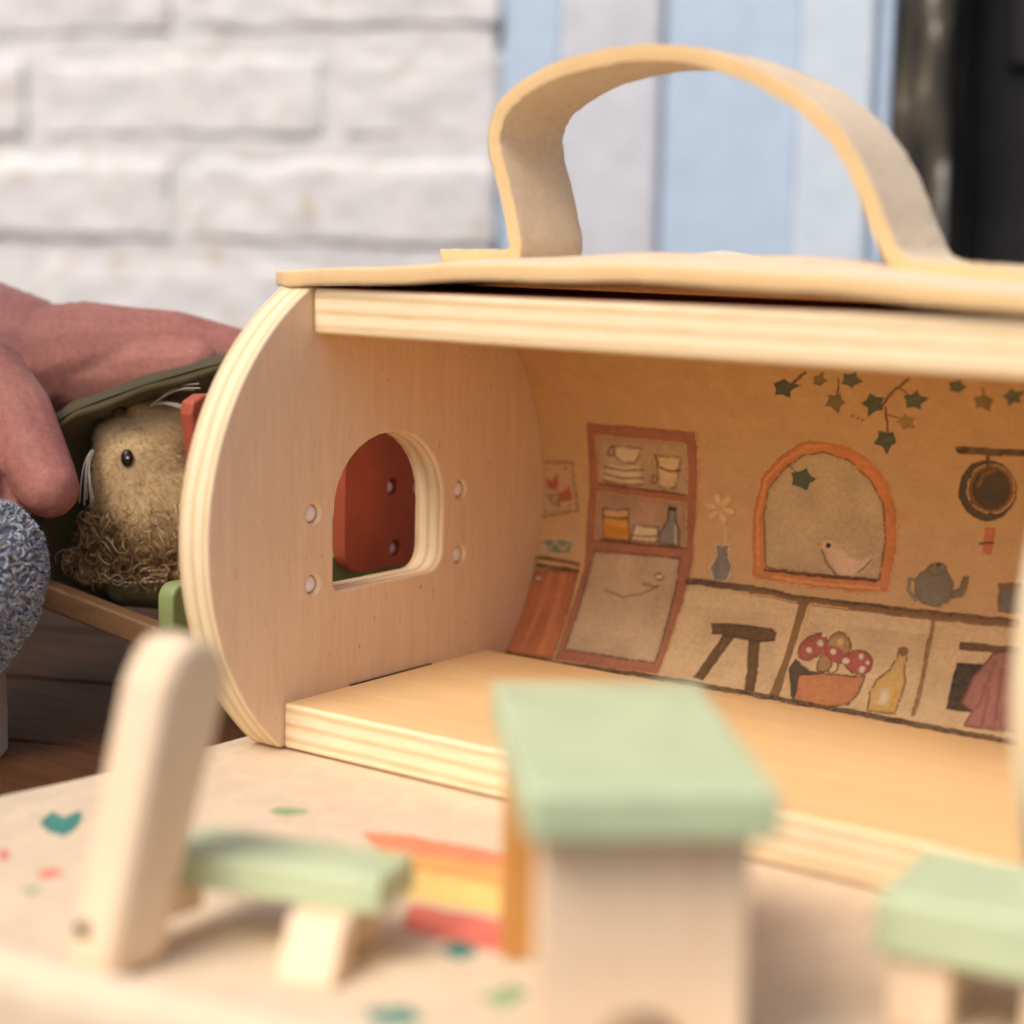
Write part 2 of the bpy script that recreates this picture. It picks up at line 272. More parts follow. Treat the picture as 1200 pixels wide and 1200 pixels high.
# ------------------------------------------------------------------ printed pictures
PRINT=[('p','wains',[(5.97,-2.59),(6.55,-2.52),(9.66,-2.45),(14.86,-2.44),(18.36,-2.32),(19.29,-6.14),(18.89,-6.16),(7.85,-6.17),(6.15,-6.17)],None),('l','wains2',[(6.43,-3.05),(10.71,-2.83)],0.5),('l','wains2',[(11.53,-2.96),(15.46,-2.83)],0.5),('p','paper',[(-0.09,1.13),(1.34,1.26),(1.38,0.37),(1.6,-0.5),(0.98,-0.62),(-0.09,-0.94)],'brown'),('p','red',[(0.13,0.57),(0.41,0.48),(0.63,0.78),(0.68,0.27),(0.42,0.14),(0.17,0.22)],None),('p','red',[(0.72,0.09),(0.98,0.18),(1.15,0.35),(1.3,-0.14),(0.95,-0.26),(0.73,-0.2)],None),('l','brown',[(0.51,0.21),(0.73,-0.08),(0.71,-0.48)],0.05),('p','paper',[(0.21,-0.07),(0.52,-0.03),(0.74,-0.4),(0.43,-0.35)],'green'),('p','dark',[(0.23,0.9),(0.21,0.86),(0.16,0.86),(0.14,0.89),(0.16,0.93),(0.21,0.93)],None),('p','dark',[(1.06,0.98),(1.04,0.94),(0.99,0.93),(0.97,0.97),(0.99,1.0),(1.04,1.01)],None),('p','dark',[(1.24,-0.35),(1.22,-0.38),(1.17,-0.39),(1.15,-0.36),(1.17,-0.32),(1.22,-0.31)],None),('p','dark',[(0.22,-0.7),(0.2,-0.74),(0.15,-0.74),(0.13,-0.71),(0.15,-0.68),(0.2,-0.67)],None),('p','teal',[(0.02,-1.74),(1.54,-1.58),(1.42,-2.09),(0.45,-2.2)],'cream'),('l','cream',[(0.24,-1.87),(0.47,-2.08),(0.69,-1.74),(1.12,-2.0),(1.35,-1.7)],0.05),('l','dark',[(-0.18,-2.4),(0.82,-2.36),(1.92,-2.42)],0.13),('l','dark',[(-0.12,-2.67),(1.93,-2.66)],0.16),('p','cab',[(-0.01,-2.86),(1.92,-2.68),(1.93,-4.18),(2.04,-6.09),(-0.01,-6.24),(-0.09,-4.47)],'dark'),('l','cab2',[(1.35,-2.96),(1.45,-5.91)],0.3),('l','cab2',[(0.74,-2.95),(0.62,-5.86)],0.2),('p','cream',[(0.41,-3.13),(0.41,-3.18),(0.38,-3.23),(0.33,-3.26),(0.26,-3.27),(0.19,-3.25),(0.14,-3.22),(0.11,-3.16),(0.11,-3.11),(0.14,-3.06),(0.19,-3.03),(0.26,-3.02),(0.32,-3.03),(0.38,-3.07)],'dark'),('p','frame',[(2.11,2.85),(6.68,2.87),(6.57,0.73),(6.51,-1.08),(6.61,-1.82),(6.49,-3.29),(6.43,-4.56),(6.43,-5.97),(2.11,-6.13),(1.99,-4.35),(2.14,-2.52),(1.97,-1.13),(2.01,1.22)],'tan'),('p','shelf',[(2.44,2.38),(6.21,2.39),(6.16,0.57),(2.43,0.63)],'tan'),('p','shelf2',[(2.39,0.28),(6.1,0.23),(6.22,-1.3),(2.42,-1.39)],'tan'),('p','door',[(2.45,-1.86),(6.06,-1.72),(6.06,-2.86),(6.12,-5.57),(2.38,-5.65),(2.32,-3.87)],'dark'),('l','brown',[(3.21,-3.23),(4.02,-3.36),(4.73,-3.16),(5.39,-2.78)],0.05),('p','cream',[(5.5,-2.44),(5.49,-2.49),(5.46,-2.54),(5.39,-2.57),(5.32,-2.58),(5.25,-2.57),(5.19,-2.53),(5.17,-2.48),(5.17,-2.43),(5.21,-2.38),(5.27,-2.35),(5.34,-2.34),(5.42,-2.35),(5.47,-2.39)],'brown'),('l','brown',[(4.73,-2.78),(5.32,-2.83)],0.06),('l','dark',[(2.66,-1.45),(4.34,-1.42),(6.23,-1.34)],0.08),('l','dark',[(2.43,0.57),(6.09,0.53)],0.07),('p','cream',[(3.12,2.04),(4.29,2.06),(4.21,1.74),(4.02,1.48),(3.52,1.44),(3.18,1.68)],'brown'),('p','shelf',[(3.17,1.8),(3.12,1.73),(3.05,1.67),(2.99,1.64),(2.94,1.66),(2.91,1.7),(2.91,1.78),(2.94,1.86),(2.99,1.94),(3.06,2.0),(3.12,2.02),(3.17,2.01),(3.2,1.96),(3.2,1.89)],'dark'),('p','cream',[(2.87,1.32),(4.23,1.4),(4.34,0.74),(2.66,0.69)],None),('l','brown',[(2.77,1.2),(3.57,1.17),(4.36,1.27)],0.07),('l','brown',[(2.72,0.93),(3.52,0.89),(4.32,0.97)],0.07),('l','brown',[(2.66,0.69),(3.48,0.64),(4.29,0.72)],0.07),('p','cream2',[(4.91,1.84),(5.96,1.87),(5.81,1.38),(5.78,1.11),(5.66,0.75),(5.27,0.66),(4.99,0.74),(4.94,1.3)],'brown'),('l','dark',[(4.91,1.84),(5.03,1.42),(5.42,1.32),(5.9,1.39)],0.08),('p','shelf',[(4.9,1.57),(4.88,1.49),(4.84,1.43),(4.79,1.39),(4.74,1.38),(4.69,1.41),(4.66,1.47),(4.65,1.54),(4.67,1.62),(4.71,1.68),(4.76,1.72),(4.82,1.73),(4.86,1.7),(4.89,1.64)],'tan'),('p','shelf',[(4.89,0.98),(4.88,0.92),(4.85,0.86),(4.81,0.83),(4.76,0.82),(4.72,0.85),(4.69,0.9),(4.68,0.96),(4.69,1.03),(4.73,1.09),(4.77,1.12),(4.82,1.13),(4.86,1.1),(4.89,1.05)],'brown'),('p','honey',[(2.66,-0.6),(3.75,-0.55),(3.87,-1.36),(2.74,-1.37)],'dark'),('p','honey2',[(2.64,-0.32),(3.76,-0.24),(3.75,-0.53),(2.66,-0.6)],'dark'),('l','honey3',[(2.84,-1.03),(3.66,-1.06)],0.3),('p','cream',[(4.01,-0.75),(4.99,-0.71),(5.03,-1.26),(3.93,-1.33)],'dark'),('l','brown',[(3.99,-1.14),(5.01,-1.06)],0.06),('p','blue',[(5.41,0.07),(5.7,0.05),(5.72,-0.45),(5.9,-0.77),(5.95,-1.29),(5.13,-1.3),(5.08,-0.9),(5.37,-0.45)],'dark'),('l','cream',[(5.71,-0.57),(5.82,-1.23)],0.06),('p','dark',[(5.73,-0.03),(5.71,-0.06),(5.66,-0.08),(5.59,-0.09),(5.51,-0.09),(5.44,-0.07),(5.4,-0.04),(5.39,-0.01),(5.41,0.02),(5.46,0.05),(5.53,0.06),(5.61,0.05),(5.68,0.04),(5.72,0.01)],None),('p','cream2',[(8.08,0.13),(8.0,0.05),(7.84,0.02),(7.66,0.04),(7.53,0.11),(7.49,0.21),(7.57,0.29),(7.73,0.32),(7.92,0.3),(8.05,0.23)],'tan'),('p','cream2',[(7.64,-0.32),(7.53,-0.31),(7.42,-0.21),(7.37,-0.05),(7.38,0.09),(7.46,0.17),(7.57,0.16),(7.67,0.05),(7.73,-0.1),(7.72,-0.24)],'tan'),('p','cream2',[(7.0,-0.24),(6.96,-0.15),(7.02,-0.01),(7.15,0.12),(7.3,0.19),(7.41,0.18),(7.44,0.09),(7.38,-0.05),(7.26,-0.18),(7.11,-0.26)],'tan'),('p','cream2',[(6.8,0.3),(6.88,0.38),(7.05,0.41),(7.23,0.39),(7.36,0.32),(7.39,0.22),(7.32,0.14),(7.15,0.11),(6.97,0.13),(6.83,0.2)],'tan'),('p','cream2',[(7.27,0.76),(7.38,0.75),(7.48,0.64),(7.53,0.48),(7.51,0.34),(7.43,0.26),(7.32,0.27),(7.22,0.38),(7.17,0.53),(7.19,0.68)],'tan'),('p','cream2',[(7.9,0.67),(7.93,0.58),(7.87,0.44),(7.74,0.31),(7.59,0.24),(7.48,0.25),(7.45,0.35),(7.51,0.49),(7.64,0.62),(7.79,0.69)],'tan'),('p','honey2',[(7.53,0.19),(7.5,0.12),(7.43,0.09),(7.36,0.11),(7.33,0.17),(7.35,0.23),(7.43,0.27),(7.5,0.25)],None),('l','cream2',[(7.52,-0.11),(7.7,-0.5),(7.77,-1.01)],0.07),('p','blue',[(7.39,-1.04),(7.65,-1.1),(7.95,-1.0),(7.92,-1.44),(8.13,-1.78),(8.06,-2.27),(7.51,-2.32),(7.26,-1.92),(7.49,-1.45)],'cream'),('l','blue2',[(7.53,-1.71),(7.57,-2.22)],0.2),('l','dark',[(6.54,-2.46),(8.99,-2.41),(10.74,-2.51),(14.85,-2.41),(18.36,-2.29)],0.24),('l','bark',[(9.02,-2.53),(10.76,-2.59),(14.87,-2.52),(18.37,-2.37)],0.2),('p','bark',[(10.88,-2.59),(11.2,-2.6),(11.06,-4.57),(11.15,-6.03),(10.75,-5.96),(10.82,-4.61)],None),('l','bark',[(15.67,-2.65),(15.72,-4.17),(15.82,-5.76)],0.16),('l','tan',[(8.24,-2.64),(9.87,-2.6),(10.76,-2.63)],0.06),('l','tan',[(11.28,-2.63),(12.64,-2.59)],0.06),('l','tan',[(11.28,-2.63),(11.23,-6.02)],0.06),('l','dark',[(-0.03,-6.24),(2.24,-6.24),(5.08,-6.12),(7.81,-6.07),(13.85,-6.06),(19.29,-6.11)],0.2),('p','bark2',[(7.76,-3.79),(8.64,-3.69),(10.1,-3.63),(10.33,-3.75),(10.31,-4.03),(9.77,-4.17),(7.94,-4.14)],None),('p','bark2',[(8.34,-4.14),(8.81,-4.16),(8.17,-5.87),(7.76,-5.88)],None),('p','bark2',[(9.33,-4.11),(9.79,-4.14),(10.21,-5.97),(9.82,-5.97)],None),('l','dark',[(7.94,-4.14),(9.77,-4.17),(10.31,-4.03)],0.08),('p','orange',[(8.96,-2.0),(8.79,-0.77),(8.77,0.17),(9.04,1.38),(9.7,2.17),(10.53,2.77),(11.4,2.99),(12.37,2.86),(13.22,2.42),(13.74,1.76),(14.04,0.87),(14.11,-0.54),(13.95,-1.87),(13.0,-2.03),(9.81,-2.09)],'tan'),('p','pane',[(9.38,-1.6),(9.17,0.05),(9.34,1.09),(10.02,1.87),(10.74,2.39),(11.51,2.54),(12.4,2.34),(13.1,1.78),(13.56,0.98),(13.7,-0.22),(13.59,-1.5),(11.86,-1.61),(9.73,-1.64)],'brown'),('l','orange2',[(9.1,-1.52),(8.95,0.03),(9.21,1.32),(9.95,2.11),(10.86,2.66),(11.62,2.79)],0.1),('l','orange2',[(9.78,-1.94),(11.91,-1.91),(13.61,-1.79)],0.12),('l','dark',[(9.39,-1.72),(11.87,-1.66),(13.46,-1.56)],0.1),('p','green',[(10.82,1.14),(10.54,1.27),(10.26,1.27),(10.3,1.49),(10.24,1.72),(10.54,1.78),(10.81,1.95),(10.92,1.73),(11.18,1.6),(10.92,1.41)],None),('l','brown',[(10.12,2.0),(10.44,1.75)],0.05),('p','bird',[(11.24,-0.65),(11.46,-0.47),(11.72,-0.39),(11.98,-0.49),(12.43,-0.88),(12.77,-0.96),(13.36,-0.69),(13.5,-0.73),(13.09,-1.26),(12.84,-1.5),(12.27,-1.57),(11.92,-1.45),(11.55,-0.84)],None),('l','brown',[(11.47,-0.81),(11.73,-1.28),(12.06,-1.58)],0.06),('l','honey3',[(11.24,-0.65),(11.46,-0.61)],0.06),('p','black',[(11.77,-0.61),(11.75,-0.67),(11.68,-0.7),(11.62,-0.69),(11.58,-0.63),(11.61,-0.57),(11.67,-0.54),(11.74,-0.56)],None),('l','brown',[(12.83,-1.41),(13.26,-0.91)],0.05),('l','bark2',[(11.41,5.6),(10.86,5.12)],0.1),('l','bark2',[(15.0,5.61),(14.53,5.22),(13.81,4.41)],0.1),('l','brown',[(12.57,5.43),(12.36,4.73)],0.07),('l','brown',[(13.97,4.42),(13.89,3.4)],0.08),('l','brown',[(14.64,5.23),(14.93,4.94)],0.06),('l','brown',[(14.0,4.12),(14.6,4.01)],0.05),('l','brown',[(17.39,5.46),(17.34,5.02)],0.06),('p','green',[(11.15,5.05),(10.73,4.78),(10.6,4.51),(10.35,4.59),(10.07,4.55),(10.14,4.81),(10.13,5.03),(10.39,5.14),(10.62,5.26),(10.75,5.12)],None),('p','olive',[(12.1,5.7),(12.06,5.43),(12.15,5.31),(11.99,5.18),(11.86,5.05),(11.73,5.1),(11.6,5.14),(11.64,5.29),(11.68,5.45),(11.85,5.5)],None),('p','green2',[(13.43,5.38),(13.14,5.25),(12.97,5.06),(12.83,5.19),(12.62,5.22),(12.77,5.44),(12.81,5.69),(13.04,5.67),(13.29,5.8),(13.26,5.55)],None),('p','olive',[(12.25,4.01),(12.09,4.27),(11.85,4.28),(12.0,4.51),(12.01,4.73),(12.25,4.73),(12.49,4.84),(12.5,4.62),(12.6,4.48),(12.4,4.35)],None),('p','green',[(13.29,3.99),(13.32,4.35),(13.13,4.5),(13.39,4.66),(13.54,4.92),(13.73,4.78),(14.0,4.79),(13.86,4.53),(13.87,4.3),(13.61,4.27)],None),('p','green2',[(15.57,4.91),(15.26,4.68),(15.17,4.44),(14.96,4.52),(14.7,4.46),(14.78,4.71),(14.7,4.92),(14.97,4.99),(15.19,5.19),(15.26,4.97)],None),('p','olive2',[(14.87,3.72),(14.63,3.73),(14.44,3.64),(14.4,3.8),(14.26,3.92),(14.45,4.04),(14.57,4.23),(14.72,4.12),(14.94,4.13),(14.82,3.93)],None),('p','green',[(13.76,2.67),(13.62,2.98),(13.36,3.05),(13.54,3.27),(13.6,3.5),(13.86,3.47),(14.1,3.52),(14.12,3.32),(14.17,3.14),(13.97,3.02)],None),('p','green2',[(16.92,5.47),(16.72,5.32),(16.6,5.19),(16.46,5.22),(16.3,5.24),(16.36,5.42),(16.36,5.61),(16.55,5.65),(16.75,5.78),(16.77,5.59)],None),('p','olive',[(17.49,4.54),(17.25,4.68),(17.05,4.66),(17.07,4.85),(17.06,5.03),(17.24,5.14),(17.41,5.24),(17.52,5.13),(17.66,5.02),(17.53,4.84)],None),('p','green2',[(18.74,5.46),(18.52,5.18),(18.53,4.97),(18.31,4.97),(18.11,4.85),(18.1,5.06),(17.97,5.19),(18.17,5.32),(18.3,5.52),(18.43,5.4)],None),('p','red',[(12.81,4.02),(12.77,3.97),(12.7,3.96),(12.68,4.01),(12.72,4.07),(12.79,4.07)],None),('p','red',[(13.15,3.88),(13.1,3.83),(13.04,3.82),(13.02,3.87),(13.06,3.92),(13.12,3.93)],None),('p','red',[(13.0,3.93),(12.95,3.88),(12.89,3.87),(12.86,3.92),(12.91,3.98),(12.97,3.98)],None),('l','dark',[(16.28,3.06),(17.37,3.12),(18.69,3.17)],0.26),('l','tan',[(16.14,2.77),(18.38,2.91)],0.06),('p','dark2',[(18.1,1.9),(18.06,1.63),(17.97,1.38),(17.82,1.16),(17.62,0.98),(17.39,0.86),(17.14,0.8),(16.89,0.8),(16.66,0.88),(16.46,1.01),(16.3,1.2),(16.2,1.44),(16.18,1.7),(16.22,1.97),(16.33,2.23),(16.5,2.46),(16.71,2.65),(16.95,2.77),(17.2,2.83),(17.45,2.82),(17.67,2.74),(17.85,2.59),(17.99,2.39),(18.08,2.15)],None),('p','bark',[(18.03,1.93),(18.0,1.71),(17.92,1.51),(17.8,1.33),(17.64,1.19),(17.45,1.09),(17.25,1.04),(17.05,1.05),(16.86,1.11),(16.7,1.22),(16.57,1.37),(16.5,1.56),(16.47,1.77),(16.51,1.98),(16.6,2.19),(16.73,2.37),(16.9,2.52),(17.1,2.62),(17.3,2.67),(17.5,2.66),(17.68,2.6),(17.83,2.48),(17.95,2.32),(18.01,2.13)],'tan'),('p','dark2',[(17.89,1.91),(17.86,1.7),(17.77,1.5),(17.62,1.33),(17.45,1.21),(17.25,1.16),(17.05,1.17),(16.88,1.25),(16.73,1.39),(16.65,1.57),(16.62,1.78),(16.66,2.0),(16.76,2.21),(16.91,2.38),(17.09,2.49),(17.29,2.55),(17.49,2.53),(17.66,2.45),(17.79,2.31),(17.87,2.12)],None),('l','bark',[(16.85,1.92),(17.02,2.32),(17.4,2.47)],0.1),('l','dark2',[(17.21,2.95),(17.19,2.64)],0.14),('p','coral',[(17.09,0.61),(17.39,0.62),(17.33,-0.28),(17.03,-0.28)],None),('l','dark',[(16.95,0.04),(17.36,0.13)],0.07),('p','blue3',[(16.2,-1.43),(16.17,-1.72),(16.02,-1.96),(15.77,-2.12),(15.47,-2.16),(15.18,-2.07),(14.95,-1.88),(14.84,-1.61),(14.87,-1.32),(15.04,-1.07),(15.3,-0.92),(15.6,-0.88),(15.88,-0.97),(16.09,-1.17)],'bark'),('p','blue3',[(15.9,-0.89),(15.87,-0.98),(15.79,-1.06),(15.65,-1.12),(15.5,-1.14),(15.35,-1.11),(15.25,-1.05),(15.21,-0.97),(15.23,-0.88),(15.32,-0.79),(15.46,-0.74),(15.61,-0.72),(15.75,-0.74),(15.86,-0.8)],'bark'),('p','dark2',[(15.68,-0.76),(15.66,-0.82),(15.6,-0.85),(15.53,-0.84),(15.5,-0.79),(15.52,-0.73),(15.59,-0.7),(15.65,-0.72)],None),('l','blue3',[(14.97,-2.0),(14.65,-1.74),(14.64,-1.37),(14.95,-1.37)],0.14),('p','blue3',[(16.11,-1.55),(16.4,-1.44),(16.48,-1.11),(16.68,-1.05),(16.51,-1.69),(16.18,-1.77)],'bark'),('p','blue3',[(17.66,-1.14),(17.95,-1.07),(18.46,-1.04),(18.58,-1.95),(17.74,-2.03)],'bark'),('l','bark',[(17.66,-1.21),(18.47,-1.11)],0.1),('p','basket',[(11.14,-4.92),(11.28,-4.58),(11.78,-4.85),(12.43,-4.9),(13.13,-4.83),(13.81,-4.74),(13.79,-5.36),(13.57,-5.81),(12.84,-6.05),(11.63,-5.96)],'dark'),('p','dark2',[(11.14,-4.92),(11.28,-4.58),(11.45,-4.68),(11.79,-4.88),(12.43,-4.91),(11.59,-5.11),(11.7,-5.93),(11.52,-5.87)],None),('p','olive2',[(13.09,-3.97),(13.07,-4.21),(12.97,-4.4),(12.8,-4.5),(12.61,-4.5),(12.42,-4.39),(12.27,-4.2),(12.2,-3.96),(12.23,-3.72),(12.34,-3.54),(12.51,-3.44),(12.71,-3.44),(12.9,-3.55),(13.03,-3.74)],'brown'),('p','cream2',[(12.83,-4.55),(12.84,-4.66),(12.8,-4.76),(12.73,-4.82),(12.63,-4.84),(12.53,-4.81),(12.44,-4.73),(12.38,-4.62),(12.37,-4.51),(12.41,-4.41),(12.48,-4.35),(12.58,-4.33),(12.68,-4.37),(12.77,-4.44)],'brown'),('p','olive2',[(12.59,-4.59),(12.55,-4.73),(12.47,-4.84),(12.36,-4.88),(12.24,-4.86),(12.14,-4.78),(12.07,-4.65),(12.05,-4.5),(12.09,-4.36),(12.17,-4.25),(12.28,-4.21),(12.4,-4.23),(12.51,-4.31),(12.57,-4.44)],'brown'),('p','mush',[(12.12,-3.64),(12.21,-3.79),(12.21,-3.99),(12.12,-4.21),(11.96,-4.39),(11.76,-4.52),(11.55,-4.55),(11.38,-4.49),(11.28,-4.34),(11.27,-4.14),(11.36,-3.92),(11.53,-3.73),(11.74,-3.61),(11.95,-3.58)],'brown'),('p','mush',[(13.01,-4.27),(12.96,-4.37),(12.83,-4.44),(12.66,-4.46),(12.46,-4.42),(12.3,-4.34),(12.18,-4.24),(12.15,-4.12),(12.2,-4.02),(12.33,-3.95),(12.51,-3.94),(12.7,-3.97),(12.86,-4.05),(12.97,-4.16)],None),('p','mush',[(13.97,-4.36),(13.92,-4.53),(13.79,-4.66),(13.59,-4.72),(13.36,-4.7),(13.15,-4.6),(13.0,-4.45),(12.95,-4.27),(13.0,-4.1),(13.14,-3.97),(13.35,-3.92),(13.58,-3.94),(13.78,-4.03),(13.92,-4.19)],'brown'),('p','white',[(12.09,-3.88),(12.08,-3.97),(12.0,-4.01),(11.91,-3.99),(11.85,-3.92),(11.86,-3.83),(11.94,-3.78),(12.03,-3.8)],None),('p','white',[(11.75,-4.18),(11.75,-4.25),(11.68,-4.29),(11.6,-4.27),(11.54,-4.21),(11.55,-4.13),(11.62,-4.09),(11.7,-4.11)],None),('p','white',[(12.12,-3.62),(12.11,-3.67),(12.06,-3.7),(12.0,-3.69),(11.96,-3.64),(11.97,-3.58),(12.02,-3.55),(12.09,-3.57)],None),('p','white',[(12.62,-4.1),(12.61,-4.18),(12.54,-4.23),(12.45,-4.21),(12.4,-4.14),(12.41,-4.05),(12.48,-4.01),(12.57,-4.03)],None),('p','white',[(13.15,-4.32),(13.13,-4.41),(13.06,-4.46),(12.97,-4.44),(12.91,-4.36),(12.92,-4.27),(12.99,-4.23),(13.09,-4.25)],None),('p','white',[(13.6,-4.12),(13.59,-4.2),(13.53,-4.24),(13.45,-4.22),(13.4,-4.15),(13.41,-4.08),(13.47,-4.04),(13.55,-4.06)],None),('p','white',[(13.76,-4.53),(13.75,-4.62),(13.68,-4.66),(13.59,-4.64),(13.53,-4.57),(13.54,-4.48),(13.61,-4.43),(13.71,-4.45)],None),('p','white',[(13.84,-4.3),(13.83,-4.35),(13.79,-4.38),(13.74,-4.36),(13.7,-4.32),(13.71,-4.27),(13.75,-4.24),(13.81,-4.26)],None),('p','honey2',[(12.82,-3.73),(12.81,-3.84),(12.72,-3.9),(12.61,-3.87),(12.54,-3.77),(12.56,-3.66),(12.64,-3.6),(12.75,-3.63)],None),('p','bottle',[(14.72,-3.67),(15.0,-3.62),(15.08,-4.27),(15.22,-4.68),(15.22,-5.37),(15.21,-5.84),(14.28,-5.91),(14.16,-5.3),(14.24,-4.84),(14.59,-4.44),(14.73,-3.99)],'brown'),('p','cream',[(14.45,-5.07),(14.8,-5.06),(14.87,-5.62),(14.52,-5.64)],None),('p','bark',[(15.0,-3.73),(14.99,-3.86),(14.9,-3.92),(14.8,-3.88),(14.73,-3.78),(14.74,-3.66),(14.82,-3.59),(14.93,-3.63)],None),('l','honey',[(15.01,-4.97),(15.0,-5.73)],0.08),('p','bark2',[(16.66,-3.15),(18.21,-3.05),(18.92,-3.02),(18.93,-3.26),(18.17,-3.29),(16.72,-3.43)],None),('p','black',[(16.73,-3.8),(17.5,-3.76),(17.96,-3.81),(18.09,-4.95),(17.73,-5.37),(16.79,-5.4),(16.74,-4.67)],None),('p','cloth',[(17.86,-3.34),(18.24,-3.2),(18.82,-3.27),(19.36,-5.74),(18.74,-5.79),(17.54,-5.83),(17.63,-5.33),(17.2,-5.11),(17.39,-4.15)],'brown'),('l','cloth2',[(17.95,-3.57),(17.83,-4.57),(17.75,-5.18)],0.12),('l','cloth2',[(18.2,-3.77),(18.44,-5.57)],0.1),('l','cloth2',[(17.96,-4.47),(18.08,-5.72)],0.1)]
MATPRINT=[('m_pink',[(7.32,-4.69),(8.26,-4.18),(12.11,-3.57),(12.63,-4.29),(8.44,-5.47)]),('m_orange',[(8.44,-5.47),(12.63,-4.29),(13.54,-5.55),(9.93,-6.21)]),('m_yellow',[(9.93,-6.21),(13.54,-5.55),(14.77,-7.26),(11.61,-7.97)]),('m_red',[(11.8,-8.21),(14.94,-7.5),(16.65,-9.22),(14.93,-9.49),(12.85,-9.67)]),('m_teal',[(0.03,-9.69),(-0.45,-8.86),(0.23,-9.01),(-0.03,-8.3),(0.76,-8.87),(1.43,-9.69),(1.49,-10.22),(0.87,-10.16)]),('m_red',[(1.05,-11.9),(1.33,-11.85),(1.8,-12.18),(1.76,-12.47)]),('m_red',[(3.18,-12.41),(3.38,-11.89),(3.87,-12.17),(3.76,-12.76)]),('m_green',[(4.05,-5.03),(4.15,-4.51),(4.85,-4.13),(5.04,-4.49),(4.79,-5.02)]),('m_teal',[(14.21,-10.09),(14.3,-9.32),(15.09,-9.64),(15.07,-10.32)]),('m_green',[(16.64,-11.74),(16.79,-10.7),(17.35,-10.85),(17.47,-11.94)]),('m_teal',[(15.25,-13.77),(15.8,-13.02),(16.63,-13.48),(15.95,-14.32)]),('m_green',[(3.87,-13.65),(4.07,-13.16),(4.47,-13.63)])]
H1ARM=[(-56.54,-8.52,-0.92,4.24),(-38.65,-2.03,4.39,3.58),(-24.98,1.02,7.69,2.92),(-19.77,2.68,9.74,3.36),(-17.22,3.63,9.52,2.75),(-16.07,4.07,9.41,2.35),(-14.59,4.85,9.85,2.09),(-13.11,5.6,10.09,1.7)]
H1F1=[(-13.7,5.3,10.13,1.67),(-11.44,6.37,10.44,1.25),(-9.25,7.9,10.03,0.97),(-7.91,8.76,9.38,0.82)]
H1F2=[(-15.78,4.23,9.11,1.91),(-12.72,5.23,9.25,1.44),(-10.62,5.58,9.61,1.11),(-9.77,5.72,9.78,0.92)]
H1F3=[(-15.44,2.33,7.65,1.71),(-12.75,3.61,7.31,1.24),(-11.71,4.29,6.88,0.99)]
H2ARM=[(-14.82,-22.42,-10.84,3.03),(-11.92,-12.03,-3.06,2.89),(-11.1,-6.11,2.21,2.3),(-12.03,-3.75,5.18,1.98),(-13.7,-2.0,7.77,2.21),(-13.35,-0.81,9.48,1.53)]
H2F1=[(-13.35,-0.81,9.48,1.47),(-11.92,-0.62,8.25,1.34),(-10.22,-0.96,6.39,1.18),(-9.65,-1.12,5.96,1.05)]
H2F2=[(-14.13,-2.02,8.03,1.34),(-12.16,-1.69,6.06,0.98),(-11.18,-1.63,5.17,0.83)]
H2F3=[(-14.05,-2.47,6.6,1.31),(-12.09,-2.62,4.77,1.03)]
SLEEVE2=[(-14.29,-24.76,-12.12,3.81),(-11.47,-12.3,-2.91,3.83),(-9.73,-7.13,1.46,2.93),(-8.9,-5.2,3.2,2.38),(-8.91,-4.71,3.9,2.17)]
SLEEVE1=[(-56.54,-8.52,-0.92,5.78),(-39.71,-2.22,4.14,4.69),(-35.46,-0.8,5.29,4.18)]
LEG=[(-11.17,-4.43,1.38,1.96),(-11.08,-5.27,-0.18,2.75),(-9.37,-6.92,-2.36,3.01),(-6.39,-10.35,-5.72,2.89),(-1.6,-17.97,-11.82,3.01)]
LHEAD=[(-9.98,3.31,6.25,1.72),(-9.88,3.49,5.42,1.94),(-9.7,3.85,4.63,2.31)]
LSNOUT=[(-9.66,4.11,7.31,1.3),(-10.31,3.01,7.33,0.9),(-10.48,2.73,7.16,0.87)]
LEAR=[(-10.09,3.1,8.34,0.33),(-9.18,4.19,7.89,0.66)]
LBODY=[(-10.39,4.7,3.85,2.16),(-9.62,8.77,2.5,2.9)]
LEYE=[(-9.13,1.89,6.77)]
LNOSE=[(-9.82,2.18,8.35,0.24)]
MANE=[(-11.05,0.58,3.03),(-10.58,1.19,4.52),(-10.14,1.58,4.94),(-9.35,2.11,4.67),(-8.56,2.77,5.17),(-7.64,3.39,4.9),(-7.37,3.12,2.26),(-9.11,1.88,2.44),(-10.2,1.1,2.47)]
HEM=[(-10.13,1.22,1.49),(-11.25,0.51,2.11),(-11.71,0.32,3.59),(-11.77,0.41,6.42),(-11.53,0.53,7.53),(-11.03,0.75,8.12),(-10.18,1.35,8.64),(-8.59,2.63,9.39),(-7.21,4.12,9.99),(-5.83,6.07,10.38),(-5.13,8.42,10.18)]
HOODBACK=[(-10.25,4.98,1.31),(-10.66,4.73,1.61),(-11.69,4.87,3.05),(-12.2,5.14,4.56),(-12.44,5.46,5.94),(-12.4,5.76,6.71),(-12.02,6.27,7.34),(-11.2,6.99,7.99),(-10.1,7.88,8.5),(-8.67,9.11,8.85),(-7.01,10.57,8.88)]
HOODOUT=[(-11.4,2.14,0.63),(-12.83,1.22,1.32),(-13.56,1.02,3.14),(-13.7,1.46,6.16),(-13.2,1.55,7.42),(-12.54,1.78,8.09),(-11.6,2.44,8.66),(-9.92,3.8,9.43),(-8.5,5.32,10.05),(-7.03,7.35,10.48),(-6.15,9.58,10.33)]
POUCH=[(-10.47,1.85,2.88,0.54),(-9.39,2.13,2.19,0.72),(-8.52,3.13,2.11,0.78),(-7.69,5.02,1.64,0.91)]
POUCH2=[(-12.22,1.9,3.34,0.67),(-10.91,3.12,2.73,1.16),(-9.5,5.11,2.49,1.55),(-8.18,7.27,2.22,1.88)]
